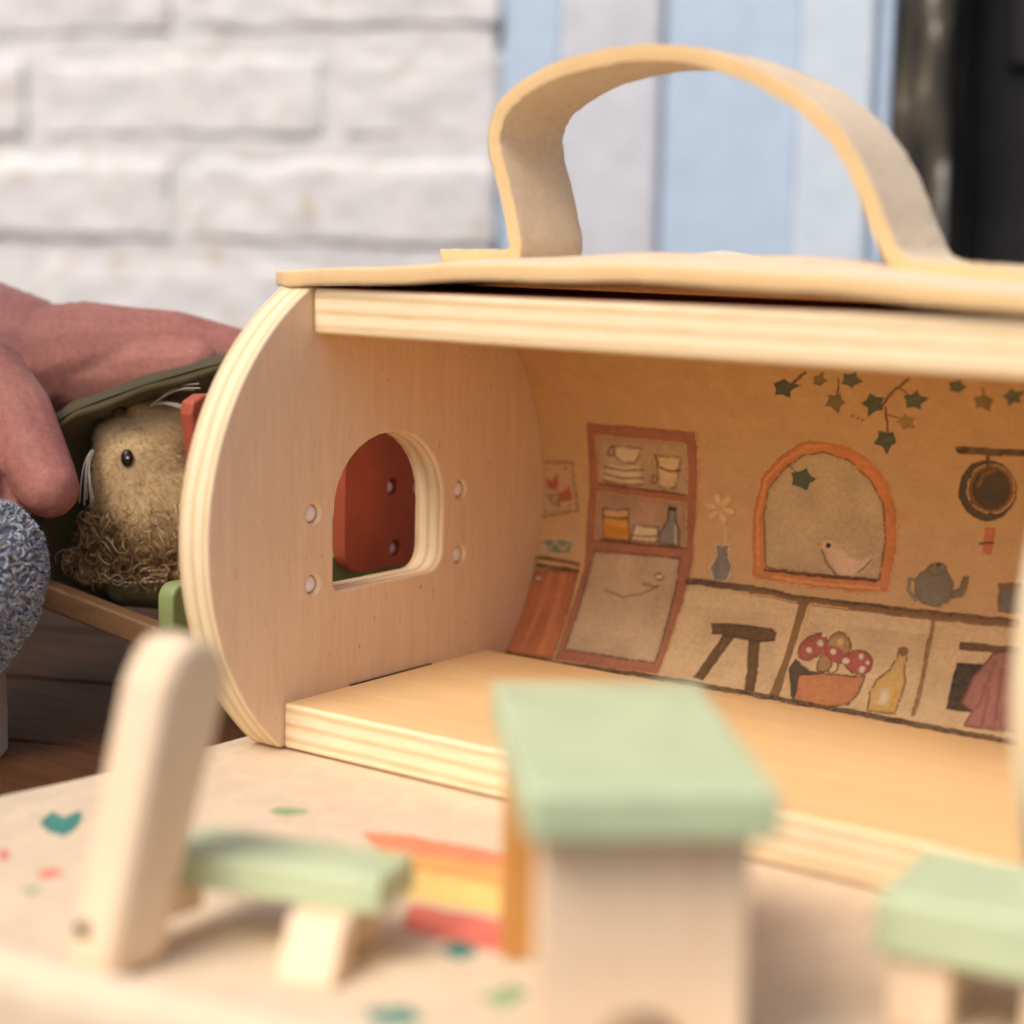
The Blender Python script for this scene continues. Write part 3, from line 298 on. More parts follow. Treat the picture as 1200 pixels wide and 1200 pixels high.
STITCH=[(-9.61,1.08,2.79),(-9.18,1.35,2.56),(-8.7,1.69,2.49),(-8.22,2.05,2.53),(-7.73,2.41,2.58)]
RAIL=[(-11.17,-0.53,2.27),(-6.26,1.17,0.85)]
WHISKL=[(-10.44,1.48,6.99),(-10.24,1.07,6.65),(-10.09,0.82,6.09),(-10.03,0.71,5.22)]
WHISKL2=[(-10.39,1.51,6.96),(-10.18,1.09,6.51),(-9.88,0.82,5.88),(-9.73,0.8,5.18)]
WHISKR=[(-9.12,2.96,8.5),(-8.48,3.0,8.9),(-7.93,3.2,9.17),(-7.39,3.48,9.22)]
WHISKR2=[(-9.03,3.04,8.57),(-8.36,3.05,8.67),(-7.75,3.23,8.59),(-7.26,3.56,8.43)]
TUFT=[(3.27,17.73,14.0),(4.0,18.32,14.33),(6.65,17.71,14.08)]

CLR = {'base': (210, 172, 122), 'wains': (214, 186, 140), 'wains2': (222, 196, 150), 'paper': (212, 174, 130), 'brown': (120, 78, 46), 'dark': (82, 62, 42), 'dark2': (88, 78, 62),
 'black': (62, 50, 36), 'red': (196, 108, 80), 'green': (86, 98, 82), 'green2': (102, 110, 90), 'olive': (138, 122, 76), 'olive2': (170, 138, 88), 'cream': (226, 204, 164), 'cream2': (228, 196, 146),
 'teal': (140, 146, 116), 'cab': (192, 118, 78), 'cab2': (206, 136, 92), 'frame': (174, 114, 86), 'tan': (222, 174, 116), 'shelf': (194, 166, 128), 'shelf2': (186, 152, 122), 'door': (202, 176, 138),
 'honey': (222, 158, 74), 'honey2': (226, 178, 118), 'honey3': (212, 140, 50), 'blue': (146, 142, 134), 'blue2': (126, 124, 120), 'blue3': (130, 124, 106), 'bark': (142, 106, 64), 'bark2': (110, 82, 50),
 'orange': (214, 138, 82), 'orange2': (228, 160, 104), 'pane': (202, 180, 138), 'bird': (232, 200, 166), 'coral': (214, 130, 92), 'basket': (198, 132, 86), 'mush': (178, 94, 80), 'white': (236, 214, 186),
 'bottle': (212, 176, 104), 'cloth': (172, 118, 104), 'cloth2': (152, 98, 88),
 'm_base': (226, 206, 178), 'm_pink': (244, 150, 112), 'm_orange': (250, 178, 106), 'm_yellow': (250, 214, 130), 'm_red': (238, 128, 112), 'm_teal': (70, 140, 130), 'm_green': (150, 180, 130)}
def vnoise(shape, cells, seed):
    r = np.random.default_rng(seed); g = r.random((cells[0]+2, cells[1]+2))
    y = np.linspace(0, cells[0], shape[0]); x = np.linspace(0, cells[1], shape[1]); yi = y.astype(int); xi = x.astype(int)
    fy = (y-yi)[:, None]; fx = (x-xi)[None]; fy = fy*fy*(3-2*fy); fx = fx*fx*(3-2*fx)
    return (g[yi][:, xi]*(1-fy)*(1-fx)+g[yi+1][:, xi]*fy*(1-fx)+g[yi][:, xi+1]*(1-fy)*fx+g[yi+1][:, xi+1]*fy*fx)
def segdist(U, Vv, a, b):
    ax, ay = a; dx, dy = b[0]-ax, b[1]-ay; L = dx*dx+dy*dy+1e-12
    t = np.clip(((U-ax)*dx+(Vv-ay)*dy)/L, 0, 1); return np.hypot(U-ax-t*dx, Vv-ay-t*dy)
class Canvas:
    def __init__(s, u0, u1, v0, v1, nu, nv, base, wob=.05):
        s.u = np.linspace(u0, u1, nu); s.v = np.linspace(v0, v1, nv); U, V = np.meshgrid(s.u, s.v)
        sh = U.shape; k = (int((v1-v0)*2.2), int((u1-u0)*2.2)); k2 = (int((v1-v0)*7), int((u1-u0)*7))
        s.U = U+wob*(vnoise(sh, k, 1)-.5)+wob*.7*(vnoise(sh, k2, 2)-.5); s.V = V+wob*(vnoise(sh, k, 3)-.5)+wob*.7*(vnoise(sh, k2, 4)-.5)
        s.wash = .75+.25*vnoise(sh, k2, 5)+.12*(vnoise(sh, (k2[0]*3, k2[1]*3), 6)-.5); s.pencil = .6*vnoise(sh, (k2[0]*2, k2[1]), 8)+.4*vnoise(sh, (k2[0], k2[1]*3), 12); s.big = vnoise(sh, (int((v1-v0)*1.3), int((u1-u0)*1.3)), 11)
        s.img = np.ones(sh+(3,))*np.array(lin(base)); s.img *= (1+.10*(vnoise(sh, k, 9)-.5)+.05*(vnoise(sh, (k2[0], k[1]), 10)-.5))[..., None]
    def sub(s, pts, pad):
        p = np.array(pts); i0, i1 = np.searchsorted(s.u, [p[:, 0].min()-pad, p[:, 0].max()+pad]); j0, j1 = np.searchsorted(s.v, [p[:, 1].min()-pad, p[:, 1].max()+pad])
        return slice(j0, j1), slice(i0, i1)
    def put(s, sl, a, c, k=1.):
        a = np.clip(a, 0, 1)[..., None]; s.img[sl] = s.img[sl]*(1-a)+a*np.array(lin(CLR[c]))*(k*(1+.22*(s.pencil[sl]-.5)))[..., None]
    def line(s, pts, w, c, strength=1., broken=0):
        sl = s.sub(pts, w+.3); U, V = s.U[sl], s.V[sl]; d = np.full(U.shape, 9.)
        for a, b in zip(pts[:-1], pts[1:]): d = np.minimum(d, segdist(U, V, a, b))
        a = np.clip((w/2-d)/.05+.5, 0, 1)*strength*s.wash[sl]
        if broken: a = a*np.clip((s.pencil[sl]-broken)*6+.5, 0, 1)
        s.put(sl, a, c)
    def poly(s, pts, c, out=None, soft=.05):
        sl = s.sub(pts, .3); U, V = s.U[sl], s.V[sl]; d = np.full(U.shape, 9.); ins = np.zeros(U.shape, bool); q = list(pts)+[pts[0]]
        for a, b in zip(q[:-1], q[1:]):
            d = np.minimum(d, segdist(U, V, a, b))
            cr = ((a[1] > V) != (b[1] > V)) & (U < (b[0]-a[0])*(V-a[1])/((b[1]-a[1]) or 1e-9)+a[0]); ins ^= cr
        sd_ = np.where(ins, d, -d); s.put(sl, np.clip(sd_/soft+.5, 0, 1)*(.72+.28*s.wash[sl]), c, (1-.22*np.exp(-np.abs(sd_)/.09))*(1+.26*(s.big[sl]-.5)))
        if out: s.line(q, .06, out, .95, .32); s.line([(x+.04, y-.03) for x, y in q], .03, 'dark', .5, .5)
def gridmesh(name, P3, img, mats, parent, b, extra=None):
    nv, nu = img.shape[:2]; V = (P3.reshape(-1, 3)-np.array(b))*S
    idx = np.arange(nv*nu).reshape(nv, nu); F = np.stack([idx[:-1, :-1], idx[:-1, 1:], idx[1:, 1:], idx[1:, :-1]], -1).reshape(-1, 4)
    C4 = np.concatenate([img.reshape(-1, 3), np.ones((nv*nu, 1))], 1)
    if extra is not None:
        EV, EF, ec = extra; off = len(V); V = np.concatenate([V, (np.array(EV)-np.array(b))*S]); F = np.concatenate([F, np.array(EF)+off])
        C4 = np.concatenate([C4, np.tile(np.array([*lin(ec), 1]), (len(EV), 1))])
    me = bpy.data.meshes.new(name); me.vertices.add(len(V)); me.vertices.foreach_set('co', V.ravel())
    me.loops.add(F.size); me.loops.foreach_set('vertex_index', F.ravel()); me.polygons.add(len(F)); me.polygons.foreach_set('loop_start', np.arange(len(F))*4)
    me.update(calc_edges=True)
    at = me.attributes.new('print', 'FLOAT_COLOR', 'POINT'); at.data.foreach_set('color', C4.ravel())
    return finish(name, me, mats, parent, b, True)

# ================================================================== SETTING
GZ = -1.95
# deck of long boards under everything
deck = tag(meshobj('ground', [(-300, -300, GZ-1), (300, -300, GZ-1), (300, 300, GZ-1), (-300, 300, GZ-1)], [(0, 1, 2, 3)], 'slot', base=(0, 0, GZ-1)), 'dark ground under the brown deck boards', 'ground')
deck['kind'] = 'structure'
cdk, sdk = math.cos(math.radians(24)), math.sin(math.radians(24))
for i in range(-9, 12):
    xf = lambda v: (v[0]*cdk-v[1]*sdk, v[0]*sdk+v[1]*cdk, v[2])
    box('deck_board', -120, 120, i*8.2+.12, i*8.2+8.08, GZ-.9, GZ+.001*i % .03, 'flr', 'flr', deck, .15, xf)

# whitewashed brick wall, painted doorway
WA = Vector((-24.57, 43.43, 0)); WR = Vector((.9777, .2099, 0)); WN = Vector((.2099, -.9777, 0)); Z0 = 19.35; PITCH = 6.1
def W(s, out, z): return WA+WR*s+WN*out+Vector((0, 0, z))
brickwall = thing('brick_wall', 'whitewashed rough brick wall behind the toy house, left of the blue doorway', 'wall', W(-30, 0, GZ))
def wbox(name, s0, s1, o0, o1, z0, z1, mat, parent, bev=.1):
    def xf(v): return W(v[0], v[1], v[2])
    return prism(name, [[(s0, o0), (s1, o0), (s1, o1), (s0, o1)]], 2, z0, z1, mat, mat, parent, bev, xf)
mort = wbox('mortar', -75, -.35, -12, -.12, GZ, 48, 'white', brickwall, 0)
def brick(s0, s1, z0, z1, seed, parent):
    r = np.random.default_rng(seed); nx = max(5, int((s1-s0)/1.1)+2); nz = 6; V = []; F = []
    gx = [s0, s0+.22]+[s0+(s1-s0)*i/(nx-2) for i in range(1, nx-2)]+[s1-.22, s1]; gz = [z0, z0+.2]+[z0+(z1-z0)*j/(nz-2) for j in range(1, nz-2)]+[z1-.2, z1]
    lean = r.normal(.08, .12); tw = r.normal(0, .16); lo = r.uniform(.15, .4)
    for j in range(nz+1):
        for i in range(nx+1):
            ex = (i in (0, nx)); ez = (j in (0, nz)); x = gx[i]; z = gz[j]
            o = lean+tw*(i/nx-.5)+r.normal(0, .07)+.06*math.sin(i*1.3+j*1.9+seed)
            if ex: x += r.normal(0, .1)
            if ez: z += r.normal(0, .13)+(.1*math.sin(i*.9+seed))
            if ex or ez: o -= .06+abs(r.normal(0, .12))-(lo*.4 if j == 0 else 0)+(.14 if j == nz else 0)
            elif i not in (1, nx-1) and j not in (1, nz-1): x += r.normal(0, .15); z += r.normal(0, .1)
            V.append(W(x, o, z))
    rim = list(range(nx+1))+[(j+1)*(nx+1)-1 for j in range(1, nz+1)]+[nz*(nx+1)+i for i in range(nx-1, -1, -1)]+[j*(nx+1) for j in range(nz-1, 0, -1)]
    for j in range(nz):
        for i in range(nx):
            k = j*(nx+1)+i; F.append((k, k+1, k+nx+2, k+nx+1))
    b0 = len(V); V += [V[k]-WN*1.2 for k in rim]; L = len(rim)
    for k in range(L): F.append((rim[k], b0+k, b0+(k+1) % L, rim[(k+1) % L]))
    o = meshobj('brick', V, F, 'white', parent, smooth=True)
    md = o.modifiers.new('sub', 'SUBSURF'); md.levels = 1; md.render_levels = 1
    return o
sd_ = 0
for k in range(-4, 5):
    z0 = Z0+k*PITCH+.65; z1 = z0+PITCH-1.3
    s = 0.; first = 10.2 if k % 2 == 0 else 20.6
    L = first
    while s > -62:
        sd_ += 1; brick(s-L, s, z0, z1, sd_, brickwall); s -= L+.95; L = 20.2
door = thing('blue_doorway', 'pale blue painted doorway jamb with rough white brick strip behind the felt handle', 'doorway', W(11, 0, GZ))
wbox('jamb_board', 0.02, 3.48, -12, -.35, GZ, 48, 'blue', door, .2)
wbox('plaster_pier', 3.5, 9.48, -12, -.1, GZ, 48, 'lilac', door, .5)
wbox('jamb_board', 9.5, 16.94, -12, -.6, GZ, 48, 'blue', door, .2)
wbox('jamb_board', 16.95, 21.0, -12, -.3, GZ, 48, 'palegrey', door, .4)
wbox('edge_strip', 21.02, 21.7, -12, -.9, GZ, 48, 'blue', door, .1)
dk = thing('black_door', 'dark weathered door with peeling black post, right of the pale blue jamb', 'door', W(30, 0, GZ))
wbox('post', 21.72, 24.7, -12, -1.4, GZ, 48, 'post', dk, .3)
wbox('door_leaf', 24.75, 60, -16, -7, GZ, 48, 'black', dk, .2)
wbox('rail', 26.5, 60, -6.95, -6.2, 24, 30, 'black', dk, .3)
wbox('stile', 32, 34, -6.18, -5.6, GZ, 48, 'black', dk, .3)

# ================================================================== TOY HOUSE
YC, ZC, R, RW, LEN, T = 5.43, 5.32, 8.75, 8.43, 24.8, 1.45
house = thing('toy_house', 'round wooden toy house open at the front with painted kitchen inside', 'toy house', (12.4, 5.4, -T))
def disc_outline():
    a0 = math.asin((-T-ZC)/R); a1 = math.asin((12.93-ZC)/R)
    return arc(YC, ZC, R, a0, a1, 44)+arc(YC, ZC, R, math.pi-a1, math.pi-a0, 44)
wy0, wy1, wz0 = 2.3, 7.9, 3.22
win = []
win += arc(wy1-.75, wz0+.75, .75, -math.pi/2, 0, 5)
hw = (wy1-wy0)/2; wc = (wy0+wy1)/2
for i in range(0, 17):
    a = math.pi*i/16; y = wc+hw*math.cos(a); z = 5.55+2.62*math.sin(a)**.92; win.append((y, z))
win += [(wy0+.02, wz0+.25), (wy0+.1, wz0+.06), (wy0+.3, wz0)]
pegpos = [(1.32, 5.84), (1.32, 3.58), (8.88, 5.9), (8.88, 3.62)]
for X0, nm in ((-1.25, 'a'), (LEN, 'b')):
    o = prism('end_panel', [disc_outline(), win]+[circ(y, z, .31, 16) for y, z in pegpos], 0, X0, X0+1.25, 'veneer', 'ply_x', house, .1)
    for y, z in pegpos:
        V = []; F = []; rs = [(0, .29), (.08, .285), (.15, .23), (.19, .12)]; k = 14; xb = X0+.98
        for d, r in rs:
            for j in range(k): V.append((xb+d, y+r*math.cos(2*math.pi*j/k), z+r*math.sin(2*math.pi*j/k)))
        for i in range(3):
            for j in range(k): F.append((i*k+j, i*k+(j+1) % k, (i+1)*k+(j+1) % k, (i+1)*k+j))
        F.append(tuple(3*k+j for j in range(k)))
        meshobj('peg', V, F, 'peg', o, smooth=True)
box('floor_board', .01, LEN-.01, 0, 10.5, -T, 0, 'veneer_x', 'ply_z', house, .12)
tb = box('top_board', .01, LEN-.01, 1.2, 9.6, 11.5, 12.93, 'veneer_x', 'ply_z', house, .16)
tb.data.materials.append(M['stain'])
for f_ in tb.data.polygons:
    if f_.normal.z > .5: f_.material_index = 2
prism('floor_slot', [[(.012, 3.14), (.09, 3.14), (.09, 7.35), (.012, 7.35)]], 2, -.05, .012, 'slot', 'slot', house, 0)
# curved painted back wall
NU, NV = 900, 540; v0, v1 = -RW*1.0, RW*.835
cv = Canvas(0.01, LEN-.01, v0, v1, NU, NV, CLR['base'])
for it in PRINT:
    if it[0] == 'p': cv.poly(it[2], it[1], it[3])
    else: cv.line(it[2], it[3], it[1])
th = cv.v/RW; P3 = np.empty((NV, NU, 3)); P3[..., 0] = cv.u[None]; P3[..., 1] = (YC+RW*np.cos(th))[:, None]; P3[..., 2] = (ZC+RW*np.sin(th))[:, None]
EV = []; EF = []
for i in range(33):
    a = v0/RW+(v1-v0)/RW*i/32
    for x in (.01, LEN-.01): EV.append((x, YC+(RW+.28)*math.cos(a), ZC+(RW+.28)*math.sin(a)))
    if i: k = 2*i; EF.append((k-2, k, k+1, k-1))
gridmesh('back_wall', P3, cv.img, 'print', house, BASE[house.name], (EV, EF, CLR['base']))

# felt cover bowed over the top and wrapped down the back
def felt_z(x, y):
    t = min(max((x+.4)/(LEN+.8), 0), 1); B = math.sin(math.pi*t)
    f = .62+.38*math.sin(math.pi*min(max((y-.9)/8.7, 0), 1))
    return 12.94+.82*f*B+.03*math.sin(x*1.1+y*.7)
prof = [(y, None) for y in np.linspace(.9, 9.4, 18)]
for a in np.linspace(math.asin((12.6-ZC)/(R+.12)), -math.asin((ZC+T-.1)/(R+.12)), 26): prof.append((YC+(R+.12)*math.cos(a), ZC+(R+.12)*math.sin(a)))
NX = 64; V = []; F = []; x0, x1 = -1.95, LEN+1.95
th_f = .5
def fpoint(x, k):
    y, z = prof[k]
    return (x, y, felt_z(x, y) if z is None else z)
def fnorm(k):
    y, z = prof[k]
    return Vector((0, 0, 1)) if z is None else Vector((0, y-YC, z-ZC)).normalized()
cr = 1.1
for lay in (0, 1):
    for k in range(len(prof)):
        for i in range(NX+1):
            x = x0+(x1-x0)*i/NX
            ys = prof[k][0]
            if k < 4:   # rounded front corners
                d = cr-(prof[k][0]-.9)
                ins = cr-math.sqrt(max(cr*cr-d*d, 0)) if d > 0 else 0
                x = x0+ins+(x1-x0-2*ins)*i/NX
            p = Vector(fpoint(x, k))+fnorm(k)*(th_f*lay)
            p += Vector((rng.normal(0, .008), rng.normal(0, .008), rng.normal(0, .008)))
            V.append(tuple(p))
nk = len(prof); st = NX+1
for lay in (0, 1):
    o0 = lay*nk*st
    for k in range(nk-1):
        for i in range(NX):
            q = (o0+k*st+i, o0+k*st+i+1, o0+(k+1)*st+i+1, o0+(k+1)*st+i); F.append(q if lay else q[::-1])
off = nk*st
for i in range(NX):
    if i == 0: nface = len(F)
    F.append((i, i+1, off+i+1, off+i)); a = (nk-1)*st+i; F.append((a+1, a, off+a, off+a+1))
for k in range(nk-1):
    a = k*st; b_ = (k+1)*st; F.append((b_, a, off+a, off+b_)); a += NX; b_ += NX; F.append((a, b_, off+b_, off+a))
cover = meshobj('felt_cover', V, F, ['felt', 'felt2'], house, smooth=True, fmat=[0]*nface+[1]*(len(F)-nface)); bevel(cover, .1, 3)
# felt carrying strap
sp = spline([(3.0, 0, 13.96), (4.6, 0, 13.97), (5.55, 0, 14.0), (5.85, 0, 14.25), (5.72, 0, 15.0), (5.35, 0, 16.2), (5.0, 0, 17.3), (5.02, 0, 17.9), (5.5, 0, 18.65), (7.1, 0, 19.45), (9.0, 0, 19.8), (10.6, 0, 19.86), (12.4, 0, 19.6), (14.7, 0, 18.7), (16.3, 0, 17.5), (17.2, 0, 16.2), (17.8, 0, 14.95), (18.25, 0, 14.25), (19.0, 0, 13.99), (20.6, 0, 13.93), (22.6, 0, 13.72)], 6)
V = []; F = []; n_ = len(sp); y0s, y1s = 3.75, 7.05; ny = 8
for i, p in enumerate(sp):
    t = (sp[min(i+1, n_-1)]-sp[max(i-1, 0)]).normalized(); nr = Vector((-t.z, 0, t.x))
    for lay in (-1, 1):
        for j in range(ny+1):
            y = y0s+(y1s-y0s)*j/ny
            V.append(tuple(p+nr*(lay*.225)+Vector((rng.normal(0, .012), y+rng.normal(0, .01), rng.normal(0, .012)))))
st2 = 2*(ny+1)
for i in range(n_-1):
    for j in range(ny):
        a = i*st2+j; b_ = a+st2; F.append((a, a+1, b_+1, b_)); a += ny+1; b_ += ny+1; F.append((a+1, a, b_, b_+1))
    a = i*st2; b_ = a+st2; F.append((a, b_, b_+ny+1, a+ny+1)); F.append((a+ny, a+2*ny+1, b_+2*ny+1, b_+ny))
F.append(tuple(range(ny+1))+tuple(range(2*ny+1, ny, -1))); e = (n_-1)*st2; F.append(tuple(e+k for k in range(ny, -1, -1))+tuple(e+k for k in range(ny+1, 2*ny+2)))
strap = meshobj('handle', V, F, ['felt', 'felt2'], house, smooth=True, fmat=[1 if (i % (2*ny+2)) >= 2*ny else 0 for i in range(len(F))]); bevel(strap, .1, 3)
for o_, cnt_ in ((cover, 60000), (strap, 16000)):
    P_, Nn = sample(o_, cnt_); V = []; F = []; tint = []
    for p, nrm in zip(P_, Nn):
        if p[1] > 9.6 or p[2] < 12.5: continue
        d = nrm*.6+rng.normal(0, .6, 3); d /= np.linalg.norm(d); sdir = np.cross(d, rng.normal(0, 1, 3)); sdir /= np.linalg.norm(sdir)+1e-9; l = rng.uniform(.04, .13); k = len(V)
        V += [tuple(p-sdir*.006), tuple(p+sdir*.006), tuple(p+d*l)]; F.append((k, k+1, k+2)); c = np.array(lin((228, 204, 170)))*rng.uniform(.85, 1.1); tint += [c, c, c]
    strands('fuzz', V, F, np.array(tint), o_)
# frayed tuft of the strap lining, showing behind the felt edge
p0, p1, p2 = [Vector(q) for q in TUFT]
tv = [(*p0.lerp(p2, t), .16+.26*math.sin(math.pi*t)**2) for t in np.linspace(.05, .95, 9)]
blob('fleece_tuft', [[(q[0], q[1], q[2]-.15, q[3]) for q in tv]], .08, 'thread', house, 3)

# ================================================================== PLAY MAT
def resamp(pts, n):
    q = np.array([tuple(p)[:2] for p in spline([(*p, 0) for p in pts], 12)]); d = np.r_[0, np.cumsum(np.hypot(*np.diff(q, axis=0).T))]; t = np.linspace(0, d[-1], n)
    return np.stack([np.interp(t, d, q[:, 0]), np.interp(t, d, q[:, 1])], 1)
NUm, NVm = 420, 420
eL = resamp([(-2.1, 12), (-2.0, 4), (-2.0, -1), (-2.3, -6), (-2.8, -10), (-2.7, -14.2), (-1.6, -16.9)], NVm)
eR = resamp([(28, 12), (28, 0), (28, -8), (27.3, -11)], NVm)
eF = resamp([(-1.6, -16.9), (.4, -18.1), (4, -18.8), (9, -18.5), (14.6, -17.7), (18.6, -16.5), (23, -15), (26, -13), (27.3, -11)], NUm)
eB = resamp([(-2.1, 12), (28, 12)], NUm)
u_ = np.linspace(0, 1, NUm)[None, :, None]; v_ = np.linspace(0, 1, NVm)[:, None, None]
P2 = (1-u_)*eL[:, None]+u_*eR[:, None]+(1-v_)*eB[None]+v_*eF[None]-((1-u_)*(1-v_)*eL[0]+u_*(1-v_)*eR[0]+(1-u_)*v_*eL[-1]+u_*v_*eR[-1])
Pm = np.empty((NVm, NUm, 3)); Pm[..., :2] = P2
dfront = (1-v_[..., 0])*28+0*u_[..., 0]
Pm[..., 2] = -1.52+1.4*np.clip(1-dfront/3.0, 0, 1)**2
rim = []
for k_ in range(1, 15):
    t_ = k_/14; row = Pm[-1].copy(); row[:, 1] -= .75*math.sin(min(1, t_*1.6)*math.pi/2); row[:, 2] -= (row[:, 2]+1.9)*(t_**1.7); rim.append(row)
Pm = np.concatenate([Pm, np.array(rim)]); NVm += 14
cm = Canvas(-2.8, 28, 0, 29, NUm, NVm, CLR['m_base'], .1)
cm.U = Pm[..., 0]+.12*(vnoise((NVm, NUm), (60, 60), 21)-.5); cm.V = Pm[..., 1]+.12*(vnoise((NVm, NUm), (60, 60), 22)-.5)
cm.sub = lambda pts, pad: (slice(None), slice(None))
for c, pts in MATPRINT: cm.poly(pts, c)
mat = gridmesh('play_mat', Pm, cm.img, ['matprint'], None, Vector((12, -4, -1.9)))
tag(mat, 'cream felt play mat with faint rainbow print under the toy furniture', 'mat')
md = mat.modifiers.new('solid', 'SOLIDIFY'); md.thickness = .36*S; md.offset = 1 if mat.data.polygons[0].normal.z < 0 else -1

# ================================================================== TOY FURNITURE
def frame(o, deg):
    c, s = math.cos(math.radians(deg)), math.sin(math.radians(deg))
    return lambda v: (o[0]+v[0]*c-v[1]*s, o[1]+v[0]*s+v[1]*c, v[2])
MZ = -1.5
# table: local x across, local y away from the viewer
tab = thing('toy_table', 'sage green topped toy table on pale wooden panel legs before the house', 'toy table', (19.0, -10.1, MZ))
fx = frame((19.05, -10.1), 41)
box('table_top', -2.43, 2.43, -4.4, 4.4, 3.45, 4.45, 'green', 'green', tab, .14, fx)
def panel(y0, y1, hw=2.05, mt='lightwood'):
    outline = [(-hw, MZ), (-1.15, MZ)]+[(1.05*math.cos(a), MZ+1.3*math.sin(a)) for a in np.linspace(math.pi, 0, 15)]+[(1.15, MZ), (hw, MZ), (hw, 3.44), (-hw, 3.44)]
    prism('leg_panel', [outline], 1, y0, y1, mt, mt, tab, .1, fx)
panel(-3.6, -2.6); panel(2.4, 3.4, 2.2, 'lightwood_shaded')  # back panel carries its shade in the wood colour
# bench chair with tall slanting side board
ch = thing('toy_chair', 'blurred pale wooden toy chair with tall rounded back and green seat', 'toy chair', (11.5, -14, MZ))
bo = [(-16.4, MZ), (-14.5, MZ), (-14.2, -.1), (-12.85, 4.4), (-12.85, 4.9), (-13.15, 5.4), (-13.7, 5.75), (-14.2, 5.75), (-14.6, 5.45), (-14.95, 4.8)]
prism('backrest', [bo], 0, 8.6, 10.1, 'lightwood', 'lightwood', ch, .35, lambda v: (v[0]+.05*(v[2]-MZ), v[1], v[2]))
fc = frame((9.2, -13.55), 16)
box('seat', -.3, 5.2, 0, 2.0, -.22, .62, 'green', 'green', ch, .12, fc)
box('leg', 3.2, 4.6, -.5, .35, MZ, -.22, 'lightwood', 'lightwood', ch, .1, lambda v: fc((v[0]-.05*(v[2]+.22), v[1]+.65*(v[2]+.22), v[2])))
box('leg', 3.0, 4.4, 1.3, 1.95, MZ, -.31, 'lightwood', 'lightwood', ch, .1, fc)
box('brace', 8.75, 9.3, -14.25, -12.6, -1.0, -.3, 'lightwood', 'lightwood', ch, .1)
tube('dowel', [Vector((9.2, -16.3, -.5)), Vector((9.2, -15.9, -.48))], .17, 'slot', ch, 10)
# stool
stl = thing('toy_stool', 'small green topped toy stool at the right edge of the mat', 'toy stool', (25.6, -6.2, MZ))
fs = frame((23.9, -7.85), 8)
box('seat', 0, 4.6, 0, 3.6, .1, 1.4, 'green', 'green', stl, .14, fs)
box('leg', .25, 1.6, .3, 1.2, MZ, .09, 'lightwood', 'lightwood', stl, .1, fs)
box('leg', 3.1, 4.4, .3, 1.2, MZ, .09, 'lightwood', 'lightwood', stl, .1, fs)
box('leg', .25, 1.6, 2.4, 3.3, MZ, .09, 'lightwood', 'lightwood', stl, .1, fs)
box('leg', 3.1, 4.4, 2.4, 3.3, MZ, .09, 'lightwood', 'lightwood', stl, .1, fs)

# ================================================================== CRADLE OUTSIDE THE WINDOW
cr_ = thing('toy_cradle', 'red and green painted wooden toy cradle outside the arched window', 'toy cradle', (-4, 5, GZ))
def redpanel(outline, holes):
    o = prism('side_panel', [outline]+[circ(y, z, .3, 14) for y, z in holes], 0, -3.5, -2.95, 'red', 'red', cr_, .1)
    for y, z in holes:
        tube('peg', [Vector((-3.48, y, z-.04)), Vector((-3.2, y, z-.04)), Vector((-3.1, y, z-.04))], [.24, .24, .14], 'peg', o, 10)
redpanel([(.9, 3.0), (2.4, 2.6), (2.9, 3.2), (2.9, 8.9), (2.5, 9.45), (-.55, 9.5), (-1.0, 9.3), (-1.08, 8.9), (-.8, 7.3), (-.1, 5.0)], [(1.9, 5.84), (1.9, 3.58)])
redpanel(rrect(6.2, 2.85, 11.6, 9.5, .9, 6), [(8.78, 5.74), (8.98, 3.5), (10.25, 5.55), (10.35, 3.3)])
prism('base_panel', [rrect(-1.3, 1.7, 12.0, 3.45, .5, 5)], 0, -4.3, -3.6, 'green2', 'green2', cr_, .12)
r0, r1 = [Vector(q) for q in RAIL]
dr = (r1-r0).normalized(); upv = Vector((0, 0, 1)); sdv = dr.cross(upv).normalized(); upv = sdv.cross(dr)
V = [tuple(p+sdv*a+upv*b_) for p in (r0-dr*3, r1+dr*2) for a, b_ in ((-.4, -.42), (.4, -.42), (.4, .42), (-.4, .42))]
rl = meshobj('rail', V, [(0, 3, 2, 1), (4, 5, 6, 7), (0, 1, 5, 4), (1, 2, 6, 5), (2, 3, 7, 6), (3, 0, 4, 7)], 'railwood', cr_); bevel(rl, .1)

# ================================================================== PLUSH LION AND ITS WRAP
lion = thing('plush_lion', 'tan plush lion with curly mane and white whiskers in olive wrap', 'plush toy', (-9.6, 3.0, 2.0))
body = blob('body', [LHEAD, LSNOUT, LEAR, LBODY], .1, 'furbase' if 'furbase' in M else 'felt', lion, 5)
m, n, b = newmat('lion_plush', .95, .1); b.inputs['Base Color'].default_value = rgba((206, 176, 130)); M['furbase'] = m; body.data.materials.clear(); body.data.materials.append(m)
P_, Nn = sample(body, 42000); V = []; F = []; tint = []
gdir = np.array([.35, .2, -.75])
for p, nrm in zip(P_, Nn):
    l = rng.uniform(.12, .24); d = nrm+gdir*.55+rng.normal(0, .25, 3); d /= np.linalg.norm(d); sdir = np.cross(d, rng.normal(0, 1, 3)); sdir /= np.linalg.norm(sdir)+1e-9
    k = len(V); q = p-nrm*.02; wd = .013
    V += [tuple(q-sdir*wd), tuple(q+sdir*wd), tuple(q+d*l)]; F.append((k, k+1, k+2)); c = np.array(lin((220, 192, 146)))*rng.uniform(.78, 1.18); tint += [c*.9, c*.9, c]
strands('fur', V, F, np.array(tint), lion)
